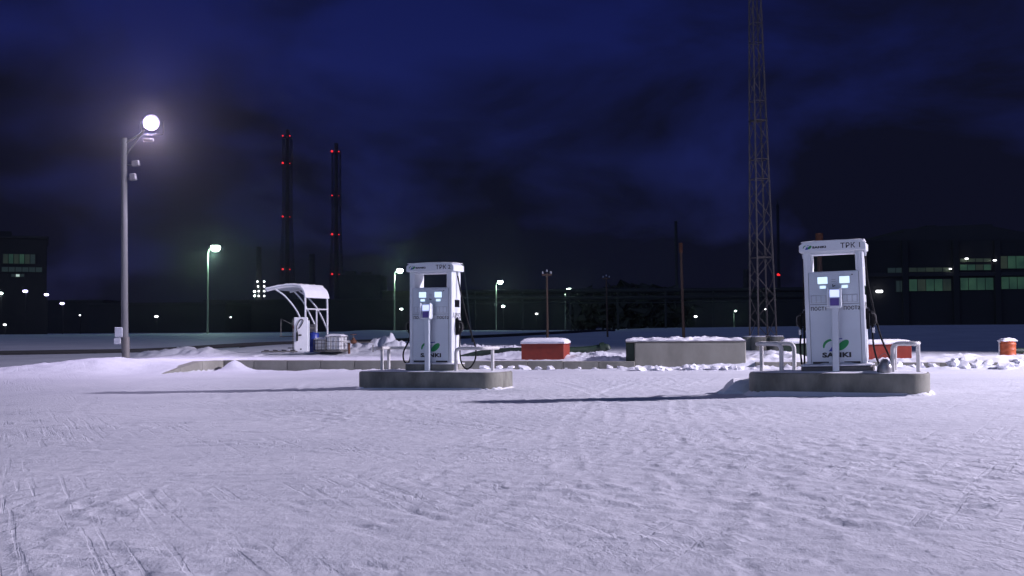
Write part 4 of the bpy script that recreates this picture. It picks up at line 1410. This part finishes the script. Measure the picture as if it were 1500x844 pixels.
# small lights out in the works, each on its own short post
def work_light(px, py, Y, k, m, label):
    p = at(px, py, Y)
    g = gz(p.x, Y)
    root = empty('yard_light', (p.x, Y, g))
    h = p.z - g
    MB().tube([(0, .3, 0), (0, .3, h + .2)], .08, 6).build('post', 'far_steel', root)
    MB().lathe([(.25 * k, -.22 * k), (.5 * k, -.05 * k), (.5 * k, .15 * k), (.3 * k, .3 * k)], (0, 0, h), 10).build('lantern', m, root, smooth=True)
    MB().lathe([(.52 * k, .28 * k), (.3 * k, .42 * k), (.1 * k, .46 * k)], (0, 0, h), 10).build('hood', 'far_steel', root, smooth=True)
    tag(root, label, 'yard light', 'small lights across the works')
for a in ((37, 427, 180, .75, 'lamp_cool', 'small light on the front of the office block, highest right'),
          (68, 432, 185, .7, 'lamp_cool', 'small light at the right corner of the office block'),
          (91, 445, 190, .7, 'lamp_cool', 'small light just right of the office block'),
          (1, 430, 180, .6, 'lamp_green', 'small light at the left edge of the photo'),
          (229, 464, 220, .7, 'lamp_white', 'small low light right of the violet lamp post'),
          (7, 476, 170, .45, 'lamp_white', 'small low light near the ground below the office block'),
          (117, 462, 200, .3, 'lamp_white', 'faint small light left of the violet lamp post'),
          (588, 453, 260, .6, 'lamp_green', 'small light left of the pump marked 2 below the street lamp'),
          (737, 449, 260, .75, 'lamp_green', 'small light below the first street lamp right of pump 2'),
          (786, 460, 255, .6, 'lamp_white', 'small dim light beside the pole over the red box'),
          (1019, 464, 240, .65, 'lamp_white', 'small round light right of the thick brown pole'),
          (1122, 453, 240, .6, 'lamp_white', 'small light seen through the lattice mast'),
          (338, 465, 230, .35, 'lamp_white', 'faint light right of the first street lamp')):
    work_light(*a)

# ------------------------------------------------------------------ thin haze volume added to give the lamps glare-like halos
def haze():
    x0, x1, y0, y1, z0, z1 = -420, 420, -40, 720, -2.0, 118
    o = MB().box(((x0 + x1) / 2, (y0 + y1) / 2, (z0 + z1) / 2), (x1 - x0, y1 - y0, z1 - z0)).build('haze')
    m = bpy.data.materials.new('haze')
    m.use_nodes = True
    nt = m.node_tree
    nt.nodes.clear()
    out = nt.nodes.new('ShaderNodeOutputMaterial')
    v = nt.nodes.new('ShaderNodeVolumePrincipled')
    v.inputs['Color'].default_value = (.9, .9, .95, 1)
    v.inputs['Density'].default_value = 0.0002
    v.inputs['Anisotropy'].default_value = 0.93
    nt.links.new(v.outputs[0], out.inputs['Volume'])
    o.data.materials.append(m)
    tag(o, kind='stuff')
haze()
